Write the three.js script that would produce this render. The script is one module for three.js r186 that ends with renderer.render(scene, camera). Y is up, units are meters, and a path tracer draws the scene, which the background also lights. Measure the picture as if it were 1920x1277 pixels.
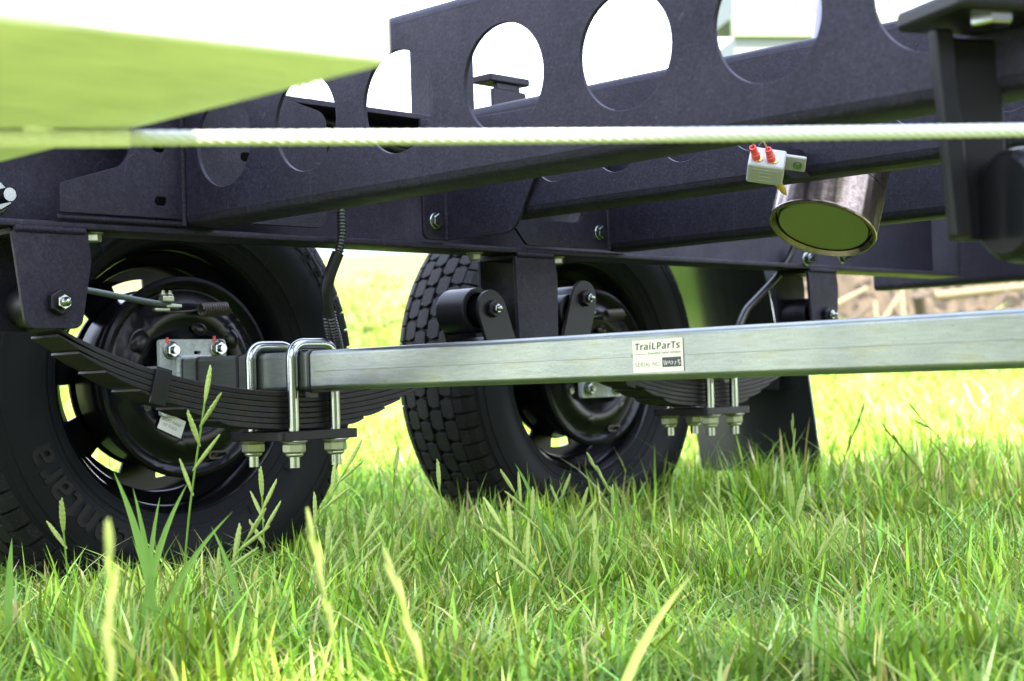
import * as THREE from 'three';
import { mergeGeometries, mergeVertices, toCreasedNormals } from 'three/addons/utils/BufferGeometryUtils.js';
import { RoundedBoxGeometry } from 'three/addons/geometries/RoundedBoxGeometry.js';
import { TextGeometry } from 'three/addons/geometries/TextGeometry.js';
import { FontLoader } from 'three/addons/loaders/FontLoader.js';
import { ImprovedNoise } from 'three/addons/math/ImprovedNoise.js';

// ------------------------------------------------------------------ camera
const scene = new THREE.Scene();
const FPX = 2909, PW = 1920, PH = 1277;                       // focal length in photo pixels
const V = (x, y, z) => new THREE.Vector3(x, y, z);
const cRight = V(0.6972, -0.0324, 0.7161), cUp = V(0.0031, 0.9991, 0.0423), cBack = V(-0.7168, -0.0273, 0.6967);
const cPos = V(-1.2339, 0.2978, 1.9283);
const camera = new THREE.PerspectiveCamera(2 * Math.atan(PH / 2 / FPX) * 180 / Math.PI, 1024 / 681, 0.05, 900);
camera.position.copy(cPos);
camera.quaternion.setFromRotationMatrix(new THREE.Matrix4().makeBasis(cRight, cUp, cBack));
camera.focus = 1.82;
camera.userData.fStop = 7.6;
camera.updateMatrixWorld();
function at(px, py, d) {                                       // pixel + distance along the lens axis -> point
  return cPos.clone().addScaledVector(cRight, (px - PW / 2) / FPX * d).addScaledVector(cUp, -(py - PH / 2) / FPX * d).addScaledVector(cBack, -d);
}
function atZ(px, py, z) { const r = at(px, py, 1).sub(cPos); return cPos.clone().addScaledVector(r, (z - cPos.z) / r.z); }
function onGround(px, d) {                                     // ground point under a pixel column at a distance
  const f = V(-cBack.x, 0, -cBack.z).normalize(), r = V(cRight.x, 0, cRight.z).normalize();
  return V(cPos.x, 0, cPos.z).addScaledVector(f, d).addScaledVector(r, (px - PW / 2) / FPX * d);
}
// ------------------------------------------------------------------ sky, sun, exposure
const sunDir = V(-0.22, 0.78, 0.58).normalize();
{
  const W = 512, H = 256, data = new Float32Array(W * H * 4);
  for (let j = 0; j < H; j++) for (let i = 0; i < W; i++) {
    const el = ((j + 0.5) / H - 0.5) * Math.PI, az = ((i + 0.5) / W - 0.5) * 2 * Math.PI;
    const d = V(Math.cos(el) * Math.cos(az), Math.sin(el), Math.cos(el) * Math.sin(az));
    const u = Math.max(0, Math.sin(el)), h = Math.pow(1 - u, 3.2);
    const c = Math.max(0, d.dot(sunDir)), g = 0.35 * Math.pow(c, 6);
    const k = (j * W + i) * 4;
    data[k] = 0.46 + 0.44 * h + g; data[k + 1] = 0.53 + 0.40 * h + g; data[k + 2] = 0.74 + 0.22 * h + g * 0.9; data[k + 3] = 1;
  }
  const sky = new THREE.DataTexture(data, W, H, THREE.RGBAFormat, THREE.FloatType);
  sky.mapping = THREE.EquirectangularReflectionMapping; sky.magFilter = sky.minFilter = THREE.LinearFilter; sky.needsUpdate = true;
  scene.background = sky; scene.environment = sky;
}
const sun = new THREE.DirectionalLight(0xfff1dc, 3.5);
sun.position.copy(sunDir).multiplyScalar(20); sun.target.position.set(0.5, 0, 0);
sun.castShadow = true; sun.shadow.mapSize.set(2048, 2048);
Object.assign(sun.shadow.camera, { left: -8, right: 8, top: 8, bottom: -8, near: 1, far: 60 });
scene.add(sun, sun.target);
const renderer = new THREE.WebGLRenderer({ antialias: true });
renderer.toneMapping = THREE.LinearToneMapping;
renderer.toneMappingExposure = 7.0;
renderer.shadowMap.enabled = true;
renderer.setSize(1024, 681);

// ------------------------------------------------------------------ helpers
let seed = 7;
const rnd = () => { seed = (seed * 1664525 + 1013904223) >>> 0; return seed / 4294967296; };
const rr = (a, b) => a + (b - a) * rnd();
const noise = new ImprovedNoise();
const names = {};
function numbered(n) { const k = names[n] = (names[n] ?? -1) + 1; return k ? n + '_' + String(k).padStart(3, '0') : n; }
function tag(o, label, category, group) { o.userData.label = label; if (category) o.userData.category = category; if (group) o.userData.group = group; return o; }
function thing(name, label, category, p = [0, 0, 0], group) {
  const g = new THREE.Group(); g.name = numbered(name); g.position.set(...p); scene.add(g); return tag(g, label, category, group);
}
function shadowed(o) { o.traverse(m => { if (m.isMesh) { m.castShadow = true; m.receiveShadow = true; } }); return o; }
const originOf = o => { const p = V(0, 0, 0); while (o && o !== scene) { p.add(o.position); o = o.parent; } return p; };
// geometry is written in world metres; a part is moved into its parent's frame
function part(parent, name, geos, mat) {
  const list = Array.isArray(geos) ? geos : [geos];
  const g = list.length > 1 ? mergeGeometries(list.map(norm)) : list[0];
  const o = originOf(parent), m = new THREE.Mesh(g, mat);
  if (parent.userData.done !== g) g.translate(-o.x, -o.y, -o.z);
  m.name = name; m.castShadow = m.receiveShadow = true; parent.add(m); return m;
}
function single(name, label, category, geos, mat, group) {
  const list = Array.isArray(geos) ? geos : [geos];
  const g = list.length > 1 ? mergeGeometries(list.map(norm)) : list[0];
  g.computeBoundingBox(); const b = g.boundingBox, c = V((b.min.x + b.max.x) / 2, b.min.y, (b.min.z + b.max.z) / 2);
  g.translate(-c.x, -c.y, -c.z);
  const m = new THREE.Mesh(g, mat); m.position.copy(c); m.name = numbered(name); m.castShadow = m.receiveShadow = true; scene.add(m);
  return tag(m, label, category, group);
}
function norm(g) { let q = g.index ? g.toNonIndexed() : g; for (const k of Object.keys(q.attributes)) if (!['position', 'normal', 'uv'].includes(k)) q.deleteAttribute(k); q.morphAttributes = {}; return q; }
function boxUV(g) {                                            // uv in metres from the dominant axis
  g = norm(g); const p = g.attributes.position, uv = new Float32Array(p.count * 2), a = V(), b = V(), c = V(), n = V();
  for (let i = 0; i < p.count; i += 3) {
    a.fromBufferAttribute(p, i); b.fromBufferAttribute(p, i + 1); c.fromBufferAttribute(p, i + 2);
    n.copy(b).sub(a).cross(c.clone().sub(a)); const x = Math.abs(n.x), y = Math.abs(n.y), z = Math.abs(n.z);
    [a, b, c].forEach((v, k) => { const [s, t] = x >= y && x >= z ? [v.z, v.y] : y >= z ? [v.z, v.x] : [v.x, v.y]; uv[(i + k) * 2] = s; uv[(i + k) * 2 + 1] = t; });
  }
  g.setAttribute('uv', new THREE.BufferAttribute(uv, 2)); return g;
}
const box = (x0, x1, y0, y1, z0, z1, r = 0.0012) => boxUV(new RoundedBoxGeometry(x1 - x0, y1 - y0, z1 - z0, 2, Math.min(r, (x1 - x0) * 0.49, (y1 - y0) * 0.49, (z1 - z0) * 0.49)).translate((x0 + x1) / 2, (y0 + y1) / 2, (z0 + z1) / 2));
function cyl(a, b, r0, r1 = r0, seg = 20, open = false) {      // cylinder between two points
  const d = b.clone().sub(a), g = new THREE.CylinderGeometry(r1, r0, d.length(), seg, 1, open);
  g.applyQuaternion(new THREE.Quaternion().setFromUnitVectors(V(0, 1, 0), d.clone().normalize())); return g.translate((a.x + b.x) / 2, (a.y + b.y) / 2, (a.z + b.z) / 2);
}
function lathe(pts, axisA, dir, seg = 32) {                    // pts [r, h] along dir from axisA
  const g = new THREE.LatheGeometry(pts.map(p => new THREE.Vector2(p[0], p[1])), seg);
  g.applyQuaternion(new THREE.Quaternion().setFromUnitVectors(V(0, 1, 0), dir.clone().normalize())); return g.translate(axisA.x, axisA.y, axisA.z);
}
const crease = (g, a = 0.6) => toCreasedNormals(norm(g), a);
function tube(pts, r, seg = 60, rs = 10, closed = false) { return new THREE.TubeGeometry(new THREE.CatmullRomCurve3(pts, closed, 'catmullrom', 0.3), seg, r, rs, closed); }
function hexPrism(c, dir, r, h, chamfer = 0.15) {              // nut or bolt head: hexagon with rounded crown
  const g0 = new THREE.CylinderGeometry(r * 0.9, r, h * chamfer, 6), g1 = new THREE.CylinderGeometry(r, r, h * (1 - 2 * chamfer), 6, 1, true), g2 = new THREE.CylinderGeometry(r, r * 0.9, h * chamfer, 6);
  g0.translate(0, h * (0.5 - chamfer / 2), 0); g2.translate(0, -h * (0.5 - chamfer / 2), 0);
  const g = mergeGeometries([g0, g1, g2].map(norm)); const q = toCreasedNormals(g, 0.3);
  q.applyQuaternion(new THREE.Quaternion().setFromUnitVectors(V(0, 1, 0), dir.clone().normalize())); return q.translate(c.x + dir.x * h / 2, c.y + dir.y * h / 2, c.z + dir.z * h / 2);
}
function thread(a, b, r) {                                     // threaded rod end: ringed lathe
  const L = a.distanceTo(b), n = Math.round(L / 0.0019), p = [[0, 0]];
  for (let i = 0; i <= n; i++) { const y = L * i / n; p.push([r * 0.9, y], [r, Math.min(L, y + L / n * 0.5)]); }
  p.push([r * 0.78, L], [0, L]); return lathe(p, a, b.clone().sub(a), 16);
}
function poly(pts, r = 0) {                                    // closed shape with rounded corners
  const s = new THREE.Shape(), n = pts.length;
  pts.forEach((p, i) => {
    const q = pts[(i + n - 1) % n], t = pts[(i + 1) % n], R = p[2] ?? r;
    const v = new THREE.Vector2(...p.slice(0, 2)), a = new THREE.Vector2(q[0], q[1]).sub(v), b = new THREE.Vector2(t[0], t[1]).sub(v);
    const k = Math.min(R, a.length() * 0.49, b.length() * 0.49), A = v.clone().addScaledVector(a.normalize(), k), B = v.clone().addScaledVector(b.normalize(), k);
    i ? s.lineTo(A.x, A.y) : s.moveTo(A.x, A.y); if (k > 0) s.quadraticCurveTo(v.x, v.y, B.x, B.y);
  });
  s.closePath(); return s;
}
function circle(x, y, r) { const p = new THREE.Path(); p.absarc(x, y, r, 0, Math.PI * 2, true); return p; }
function slot(x, y, w, h, vertical = false) { const p = new THREE.Path(), r = h / 2, k = w / 2 - r; p.absarc(x + k, y, r, -Math.PI / 2, Math.PI / 2, false); p.absarc(x - k, y, r, Math.PI / 2, Math.PI * 1.5, false); return p; }
// sheet in the plane z = z0 (shape in x, y) or x = x0 (shape in z, y), thickness t in the positive direction
function sheetZ(shape, z0, t, bev = 0.0007, cs = 20) { return boxUV(new THREE.ExtrudeGeometry(shape, { depth: t - 2 * bev, bevelEnabled: bev > 0, bevelSize: bev, bevelThickness: bev, bevelOffset: -bev, bevelSegments: 2, curveSegments: cs }).translate(0, 0, z0 + bev)); }
function sheetX(shape, x0, t, bev = 0.0007, cs = 28) { const g = new THREE.ExtrudeGeometry(shape, { depth: t - 2 * bev, bevelEnabled: bev > 0, bevelSize: bev, bevelThickness: bev, bevelOffset: -bev, bevelSegments: 2, curveSegments: cs }); g.rotateY(-Math.PI / 2); return boxUV(g.translate(x0 + t - bev, 0, 0)); }
function sheetXz(shape, x0, t, bev, cs) { return sheetX(shape, x0, t, bev, cs); }
// profile in (x, y) run along z, or in (z, y) run along x
function runZ(pts, z0, z1, r = 0) { return boxUV(crease(new THREE.ExtrudeGeometry(poly(pts, r), { depth: z1 - z0, bevelEnabled: false, curveSegments: 8 }).translate(0, 0, z0), 0.5)); }
function runX(pts, x0, x1, r = 0) { const g = new THREE.ExtrudeGeometry(poly(pts, r), { depth: x1 - x0, bevelEnabled: false, curveSegments: 8 }); g.rotateY(Math.PI / 2); g.scale(1, 1, -1); return null; }

// ------------------------------------------------------------------ textures and materials
function tex(w, h, fn, srgb = true, rep = 1) {
  const d = new Uint8Array(w * h * 4);
  for (let j = 0; j < h; j++) for (let i = 0; i < w; i++) { const c = fn(i / w, j / h, i, j), k = (j * w + i) * 4; d[k] = c[0]; d[k + 1] = c[1] ?? c[0]; d[k + 2] = c[2] ?? c[0]; d[k + 3] = 255; }
  const t = new THREE.DataTexture(d, w, h); t.wrapS = t.wrapT = THREE.RepeatWrapping; t.magFilter = THREE.LinearFilter; t.minFilter = THREE.LinearMipmapLinearFilter; t.generateMipmaps = true;
  if (srgb) t.colorSpace = THREE.SRGBColorSpace; t.repeat.set(rep, rep); t.needsUpdate = true; return t;
}
// tileable value noise
function tileNoise(n, s) { const a = new Float32Array(n * n); let q = s; const R = () => { q = (q * 1664525 + 1013904223) >>> 0; return q / 4294967296; }; for (let i = 0; i < a.length; i++) a[i] = R();
  return (u, v) => { u = ((u % 1) + 1) % 1 * n; v = ((v % 1) + 1) % 1 * n; const i = Math.floor(u), j = Math.floor(v), f = u - i, g = v - j, s1 = f * f * (3 - 2 * f), s2 = g * g * (3 - 2 * g), A = (x, y) => a[(y % n) * n + x % n];
    return (A(i, j) * (1 - s1) + A(i + 1, j) * s1) * (1 - s2) + (A(i, j + 1) * (1 - s1) + A(i + 1, j + 1) * s1) * s2; }; }
const n8 = tileNoise(8, 3), n32 = tileNoise(32, 5), n128 = tileNoise(128, 9), n300 = tileNoise(256, 11);
const coatBump = tex(512, 512, (u, v) => [70 + 120 * n128(u, v) + 65 * n300(u, v)], false, 5);
const coatRough = tex(512, 512, (u, v) => { const d = n8(u, v) * 0.5 + n32(u, v) * 0.3 + n128(u, v) * 0.2; return [0, 150 + 70 * d, 0]; }, false, 2.3);
const coatMap = tex(1024, 1024, (u, v) => {
  const d = 0.5 * n8(u, v) + 0.3 * n32(u, v) + 0.2 * n300(u, v), dust = Math.max(0, n8(u + 0.3, v + 0.6) * 0.6 + n32(u * 2, v) * 0.5 - 0.62) * 26, s = n300(u * 2 + 0.37, v * 2) > 0.975 && n32(u, v + 0.5) > 0.5 ? 26 : 0;
  const sc = Math.abs(n8(u * 2, v * 0.6 + 0.2) - 0.5) < 0.0035 && n32(u, v) > 0.55 ? 22 : 0; const gr = (n300(u, v) - 0.5) * 15 + (n128(u * 3, v * 3) - 0.5) * 12; return [17 + 8 * d + s + dust + sc + gr, 15.5 + 7.5 * d + s + dust + sc + gr, 24 + 11 * d + s + dust * 0.8 + sc + gr].map(q => Math.max(4, q));
}, true, 1.7);
const M = {};
const std = (o) => new THREE.MeshStandardMaterial({ side: THREE.DoubleSide, ...o });
M.coat = new THREE.MeshPhysicalMaterial({ side: THREE.DoubleSide, specularIntensity: 0.5, specularColor: new THREE.Color().setRGB(0.93, 0.88, 1), map: coatMap, roughness: 0.78, roughnessMap: coatRough, bumpMap: coatBump, bumpScale: 0.00028, metalness: 0 });
M.black = new THREE.MeshPhysicalMaterial({ side: THREE.DoubleSide, specularIntensity: 0.4, color: new THREE.Color().setRGB(0.004, 0.004, 0.005), roughness: 0.3 });
M.satin = new THREE.MeshPhysicalMaterial({ side: THREE.DoubleSide, specularIntensity: 0.42, color: new THREE.Color().setRGB(0.005, 0.005, 0.006), roughness: 0.38, bumpMap: coatBump, bumpScale: 0.00006 });
M.plastic = std({ color: new THREE.Color().setRGB(0.01, 0.01, 0.011), roughness: 0.35 });
M.tie = std({ color: new THREE.Color().setRGB(0.01, 0.01, 0.01), roughness: 0.4 });
const zincMap = tex(256, 256, (u, v) => { const d = 0.6 * n32(u, v) + 0.4 * n8(u, v); return [126 + 40 * d, 133 + 38 * d, 128 + 40 * d]; }, true, 14);
M.zinc = std({ map: zincMap, metalness: 1, roughness: 0.2 });
M.zincYellow = std({ color: new THREE.Color().setRGB(0.40, 0.42, 0.30), metalness: 0.9, roughness: 0.34 });
M.zincPlate = std({ color: new THREE.Color().setRGB(1.25, 1.25, 1.25), map: zincMap, metalness: 0.15, roughness: 0.5 });
const galvMap = tex(1024, 512, (u, v) => {
  const st = 0.5 * n32(u * 0.5, v * 5) + 0.5 * n128(u * 0.25, v * 3), fine = n300(u * 4, v * 4), blot = n8(u, v), stain = Math.max(0, n32(u * 0.5, v * 2 + 0.4) - 0.66) * 34;
  const dark = n300(u * 2 + 0.3, v * 2) > 0.955 && blot > 0.45 ? -34 : 0, g = 112 + 16 * st + 12 * fine + 14 * blot + dark - stain * 0.5;
  return [g - 3 + stain * 0.3, g + 3, g - stain * 0.6 - 5 * blot];
}, true, 3);
M.galv = std({ map: galvMap, metalness: 0.9, roughness: 0.3, bumpMap: tex(256, 256, (u, v) => [120 * n128(u, v) + 90 * n32(u, v)], false, 8), bumpScale: 0.00012 });
M.whitePaint = std({ map: tex(512, 512, (u, v) => { const s = n32(u * 2, v * 0.25) > 0.72 ? -10 : 0, g = 206 + 18 * n8(u, v) + 10 * n128(u, v * 0.2) + s; return [g, g + 2, g - 2]; }, true, 4), roughness: 0.45 });
const leafMap = tex(512, 512, (u, v) => { const d = 0.5 * n128(u * 0.5, v * 2) + 0.3 * n32(u, v) + 0.2 * n300(u, v), r = n32(u * 2, v + 0.4) * n8(u, v) > 0.42 ? 1 : 0; return [16 + 20 * d + 11 * r, 16 + 19 * d + 4 * r, 16.5 + 18 * d]; }, true, 7);
M.leafSpring = new THREE.MeshPhysicalMaterial({ side: THREE.DoubleSide, specularIntensity: 0.42, map: leafMap, roughness: 0.45, metalness: 0.1, bumpMap: coatBump, bumpScale: 0.0001 });
const rubberBump = tex(1024, 256, (u, v) => { const rib = (v > 0.03 && v < 0.06) || (v > 0.94 && v < 0.97) ? (Math.floor(u * 1024 / 2) % 2 ? 200 : 60) : 128; return [rib + 40 * (n300(u * 4, v) - 0.5)]; }, false);
M.rubber = new THREE.MeshPhysicalMaterial({ side: THREE.DoubleSide, specularIntensity: 0.26, color: new THREE.Color().setRGB(0.0062, 0.0068, 0.0078), roughness: 0.55, bumpMap: rubberBump, bumpScale: 0.0003 });
M.letter = new THREE.MeshPhysicalMaterial({ side: THREE.DoubleSide, specularIntensity: 0.38, color: new THREE.Color().setRGB(0.0085, 0.0082, 0.008), roughness: 0.48 });
M.tread = new THREE.MeshPhysicalMaterial({ side: THREE.DoubleSide, specularIntensity: 0.3, map: tex(256, 256, (u, v) => { const d = n8(u, v) * 0.5 + n128(u, v) * 0.5, q = n32(u * 3, v * 3) > 0.8 ? 22 : 0; return [17 + 12 * d + q, 17 + 12 * d + q * 0.9, 18 + 12 * d + q * 0.7]; }, true, 6), roughness: 0.66 });
M.rim = new THREE.MeshPhysicalMaterial({ side: THREE.DoubleSide, specularIntensity: 0.55, color: new THREE.Color().setRGB(0.004, 0.004, 0.005), roughness: 0.24 });
M.guard = std({ color: new THREE.Color().setRGB(0.42, 0.44, 0.42), metalness: 1, roughness: 0.17 });
M.flap = std({ color: new THREE.Color().setRGB(0.012, 0.014, 0.013), roughness: 0.22 });
M.steel = std({ map: tex(256, 256, (u, v) => { const d = 0.6 * n300(u * 0.1, v * 2) + 0.4 * n32(u, v); const sm = n8(u * 2, v * 2) > 0.6 ? -14 : 0; return [112 + 44 * d + sm, 101 + 42 * d + sm, 92 + 42 * d + sm]; }, true, 5), metalness: 1, roughness: 0.27 });
M.white = std({ color: new THREE.Color().setRGB(0.72, 0.72, 0.7), roughness: 0.5 });
M.grey = std({ color: new THREE.Color().setRGB(0.3, 0.3, 0.3), roughness: 0.45 });
M.red = std({ color: new THREE.Color().setRGB(0.62, 0.06, 0.05), roughness: 0.4 });
M.copper = std({ color: new THREE.Color().setRGB(0.7, 0.36, 0.22), metalness: 0.9, roughness: 0.35 });
M.brass = std({ color: new THREE.Color().setRGB(0.75, 0.55, 0.18), metalness: 0.9, roughness: 0.3 });
M.amber = std({ color: new THREE.Color().setRGB(0.45, 0.26, 0.02), roughness: 0.3 });
M.rope = std({ color: new THREE.Color().setRGB(0.56, 0.58, 0.54), metalness: 0.4, roughness: 0.42 });
M.brakeRope = std({ color: new THREE.Color().setRGB(0.16, 0.19, 0.19), metalness: 0.7, roughness: 0.45 });
M.rust = std({ color: new THREE.Color().setRGB(0.055, 0.045, 0.036), metalness: 0.4, roughness: 0.5 });

// ------------------------------------------------------------------ ground
const HUB = 0.321;
function hill(x, z) {                                          // rises beyond the lawn, away from the camera
  const f = (x - cPos.x) * -cBack.x + (z - cPos.z) * -cBack.z, d = Math.max(0, f - 11);
  return d * d / (d + 14) * 0.105 + (d > 0 ? 0.25 * Math.min(1, d / 12) * noise.noise(x * 0.12, 3.1, z * 0.12) : 0);
}
{
  const g = new THREE.BufferGeometry(), pos = [], uv = [], idx = [], NA = 96, NR = 70;
  for (let j = 0; j <= NR; j++) for (let i = 0; i <= NA; i++) {
    const r = 0.02 + 260 * Math.pow(j / NR, 3.2), a = i / NA * Math.PI * 2, x = 0.3 + r * Math.cos(a), z = 0.3 + r * Math.sin(a);
    pos.push(x, hill(x, z) + (r < 12 ? 0.008 * noise.noise(x * 3, 1, z * 3) : 0) - 0.006, z); uv.push(x, z);
  }
  for (let j = 0; j < NR; j++) for (let i = 0; i < NA; i++) { const a = j * (NA + 1) + i, b = a + NA + 1; idx.push(a, a + 1, b, b, a + 1, b + 1); }
  g.setAttribute('position', new THREE.Float32BufferAttribute(pos, 3)); g.setAttribute('uv', new THREE.Float32BufferAttribute(uv, 2)); g.setIndex(idx); g.computeVertexNormals();
  const soil = tex(512, 512, (u, v) => { const d = 0.4 * n8(u, v) + 0.35 * n32(u, v) + 0.25 * n300(u, v); return d > 0.5 ? [80 + 36 * d, 100 + 38 * d, 36 + 10 * d] : [62 + 36 * d, 66 + 32 * d, 32 + 14 * d]; }, true, 0.55);
  const m = new THREE.Mesh(g, std({ map: soil, roughness: 0.95 })); m.name = 'ground'; m.userData.kind = 'structure'; m.receiveShadow = true; m.castShadow = true; scene.add(m);
}

// ------------------------------------------------------------------ trailer frame
const frame = thing('trailer_chassis', 'black powder coated steel trailer chassis with hole punched crossmembers above the wheels', 'trailer frame', [0.4, 0.36, 0.335]);
function yzRun(pts, x0, x1) {                                  // profile in (z, y) run along x
  const g = new THREE.ExtrudeGeometry(poly(pts.map(p => [-p[0], p[1], p[2]])), { depth: x1 - x0, bevelEnabled: false, curveSegments: 6 }); g.rotateY(Math.PI / 2); return boxUV(crease(g.translate(x0, 0, 0), 0.5));
}
// channel rail, open side to the camera
part(frame, 'chassis_rail', yzRun([[0.30, 0.486, 0.006], [0.372, 0.486, 0.002], [0.372, 0.494, 0.002], [0.308, 0.494, 0.004], [0.308, 0.662, 0.004], [0.372, 0.662, 0.002], [0.372, 0.67, 0.002], [0.30, 0.67, 0.006]], -1.05, 1.70), M.coat);
// folded crossmember: web with round holes, rolled lips top and bottom turned to the rear
function crossmember(x, y0, y1, z0, z1, holes, fl = 0.045, t = 0.005) {
  const R = 0.011, sh = poly([[z0, y0 + R], [z1, y0 + R], [z1, y1 - R], [z0, y1 - R]]);
  for (const [hz, hy, hr] of holes) sh.holes.push(circle(hz, hy, hr));
  const lip = (yc, s) => {                                     // s = -1 bottom, +1 top
    const o = [], i = [];
    for (let k = 0; k <= 6; k++) { const a = k / 6 * Math.PI / 2; o.push([x + R - R * Math.cos(a), yc + s * R * Math.sin(a)]); i.push([x + R - (R - t) * Math.cos(a), yc + s * (R - t) * Math.sin(a)]); }
    o.push([x + fl, yc + s * R]); i.push([x + fl, yc + s * (R - t)]);
    const pts = o.concat(i.reverse()); return runZ(s < 0 ? pts : pts.reverse(), z0, z1);
  };
  return [sheetX(sh, x, t, 0.0006, 40), lip(y0 + R, -1), lip(y1 - R, 1)];
}
{
  const h1 = []; for (let i = 0; i < 9; i++) h1.push([0.456 + i * 0.1505, 0.587, 0.0525]);
  part(frame, 'crossmember', crossmember(-0.185, 0.4955, 0.677, 0.3725, 1.80, h1.filter(h => h[0] < 1.74)), M.coat);
  const h2 = []; for (let i = 0; i < 12; i++) h2.push([0.576 + i * 0.1045, 0.594, 0.037]);
  part(frame, 'crossmember', crossmember(0.247, 0.519, 0.675, 0.40, 1.80, h2.filter(h => h[0] < 1.74)), M.coat);
  part(frame, 'crossmember', crossmember(0.584, 0.4955, 0.66, 0.3725, 1.80, []), M.coat);
  part(frame, 'rear_crossmember', crossmember(1.76, 0.474, 0.69, 0.13, 1.80, []), M.coat);
}
// plates that close the channel beside each crossmember
{
  const g1 = poly([[-0.35, 0.5035, 0.002], [-0.35, 0.536, 0.006], [-0.268, 0.562, 0.012], [-0.252, 0.60, 0.02], [-0.252, 0.662, 0.002], [-0.1855, 0.662], [-0.1855, 0.5035]]);
  g1.holes.push(slot(-0.219, 0.5235, 0.0165, 0.0105), slot(-0.22, 0.586, 0.0165, 0.0105));
  part(frame, 'gusset_plate', sheetZ(g1, 0.3725, 0.005), M.coat);
  const g2 = poly([[-0.1795, 0.5035], [0.022, 0.5035, 0.008], [0.032, 0.52, 0.01], [0.032, 0.652, 0.016], [-0.02, 0.662, 0.004], [-0.1795, 0.662]]);
  g2.holes.push(slot(-0.095, 0.585, 0.018, 0.011), circle(-0.165, 0.575, 0.016), slot(-0.02, 0.545, 0.018, 0.011));
  part(frame, 'gusset_plate', sheetZ(g2, 0.3725, 0.005), M.coat);
  // bracket of the second crossmember: return plate and trapezoid face
  part(frame, 'gusset_plate', [sheetZ(poly([[0.197, 0.4975, 0.012], [0.24, 0.4975], [0.24, 0.662], [0.197, 0.662, 0.004]]), 0.3725, 0.005), sheetX(poly([[0.3725, 0.4975, 0.003], [0.505, 0.4975, 0.02], [0.60, 0.655, 0.01], [0.3725, 0.662, 0.002]]), 0.24, 0.005)], M.coat);
  const g3 = poly([[0.40, 0.4975, 0.006], [0.583, 0.4975], [0.583, 0.66], [0.36, 0.66, 0.004], [0.36, 0.54, 0.02]]); g3.holes.push(slot(0.475, 0.556, 0.10, 0.04));
  part(frame, 'gusset_plate', sheetZ(g3, 0.3725, 0.005), M.coat);
}
// weld beads: rippled runs of small overlapping scales
M.weld = M.coat;
function weld(a, b, r, seedOff = 0) {
  const L = a.distanceTo(b), n = Math.max(4, Math.round(L / (r * 0.55))), g = [];
  for (let i = 0; i <= n; i++) { const p = a.clone().lerp(b, i / n), s = new THREE.SphereGeometry(r * (0.9 + 0.25 * Math.abs(noise.noise(i * 0.7, seedOff, 2.2))), 8, 6); const d = b.clone().sub(a).normalize(); s.scale(1 - 0.35 * Math.abs(d.x), 1 - 0.35 * Math.abs(d.y), 1 - 0.35 * Math.abs(d.z)); g.push(s.translate(p.x, p.y, p.z)); }
  return mergeGeometries(g.map(norm));
}
for (const [a, b, r] of [[V(-0.187, 0.4975, 0.376), V(-0.187, 0.662, 0.376), 0.0042], [V(0.2395, 0.499, 0.377), V(0.2395, 0.655, 0.377), 0.0042], [V(0.5825, 0.499, 0.377), V(0.5825, 0.655, 0.377), 0.0042], [V(-0.35, 0.4985, 0.373), V(-0.19, 0.4985, 0.373), 0.0038], [V(1.70, 0.496, 0.37), V(1.70, 0.6, 0.37), 0.0045]]) part(frame, 'weld_bead', weld(a, b, r, a.x), M.weld);
// spring hangers: a strap folded to a U, cheeks either side of the spring eye
const ZC = 0.333;
function hanger(x, top, bot, y0, shape = 'taper') {
  const t = 0.006, zi = 0.0335, g = [], yt = 0.4855;
  const sh = s => poly([[x - top, yt - 0.004, 0.004], [x - bot, y0, 0.012], [x + bot, y0, 0.012], [x + top, yt - 0.03, 0.02], [x + top - 0.006, yt - 0.004, 0.004]]);
  g.push(sheetZ(sh(1), ZC + zi, t, 0.001), sheetZ(sh(-1), ZC - zi - t, t, 0.001));
  g.push(box(x - top + 0.001, x + top - 0.001, yt - 0.0075, yt - 0.0005, ZC - zi + 0.0005, ZC + zi - 0.0005, 0.001));
  part(frame, 'spring_hanger', g, M.coat);
  part(frame, 'weld_bead', weld(V(x - top + 0.006, yt - 0.002, ZC + zi + 0.005), V(x + top - 0.01, yt - 0.002, ZC + zi + 0.005), 0.0046, x), M.weld);
}
hanger(-0.357, 0.049, 0.034, 0.374);
hanger(1.185, 0.049, 0.04, 0.374);
hanger(0.424, 0.045, 0.041, 0.335);
// bolts: hexagon, threaded end with crown nut
function bolt(parent, c, dir, R, mat, { washer = 0, head = 0.6, tip = 0, matTip } = {}) {
  const g = []; let p = c.clone();
  if (washer) { g.push(lathe([[0, 0], [washer, 0], [washer, 0.0016], [R, 0.002], [0, 0.002]], p, dir, 24)); p = p.clone().addScaledVector(dir, 0.002); }
  g.push(hexPrism(p, dir, R, R * 2 * head * 0.75)); p = p.clone().addScaledVector(dir, R * 1.5 * head);
  const b = part(parent, 'bolt', g, mat);
  if (tip) { const e = p.clone().addScaledVector(dir, tip), t = part(b, 'threaded_end', thread(p.clone().addScaledVector(dir, -0.001), e, R * 0.52), matTip ?? mat); return t; }
  return b;
}
const Z1 = V(0, 0, 1);
function pivot(x, y) {                                         // pivot bolt through a hanger: black nut, bright greased end
  const b = part(frame, 'bolt', hexPrism(V(x, y, 0.3725), Z1, 0.0145, 0.010), M.satin);
  part(b, 'grease_nipple', [hexPrism(V(x, y, 0.3825), Z1, 0.0085, 0.007), lathe([[0.0055, 0], [0.0055, 0.003], [0.003, 0.004], [0.0036, 0.007], [0.0025, 0.0085], [0, 0.009]], V(x, y, 0.3895), Z1, 14)], M.zinc);
  part(frame, 'pivot_bushing', cyl(V(x, y, ZC - 0.033), V(x, y, ZC + 0.033), 0.016, 0.016, 20), M.satin);
}
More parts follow.
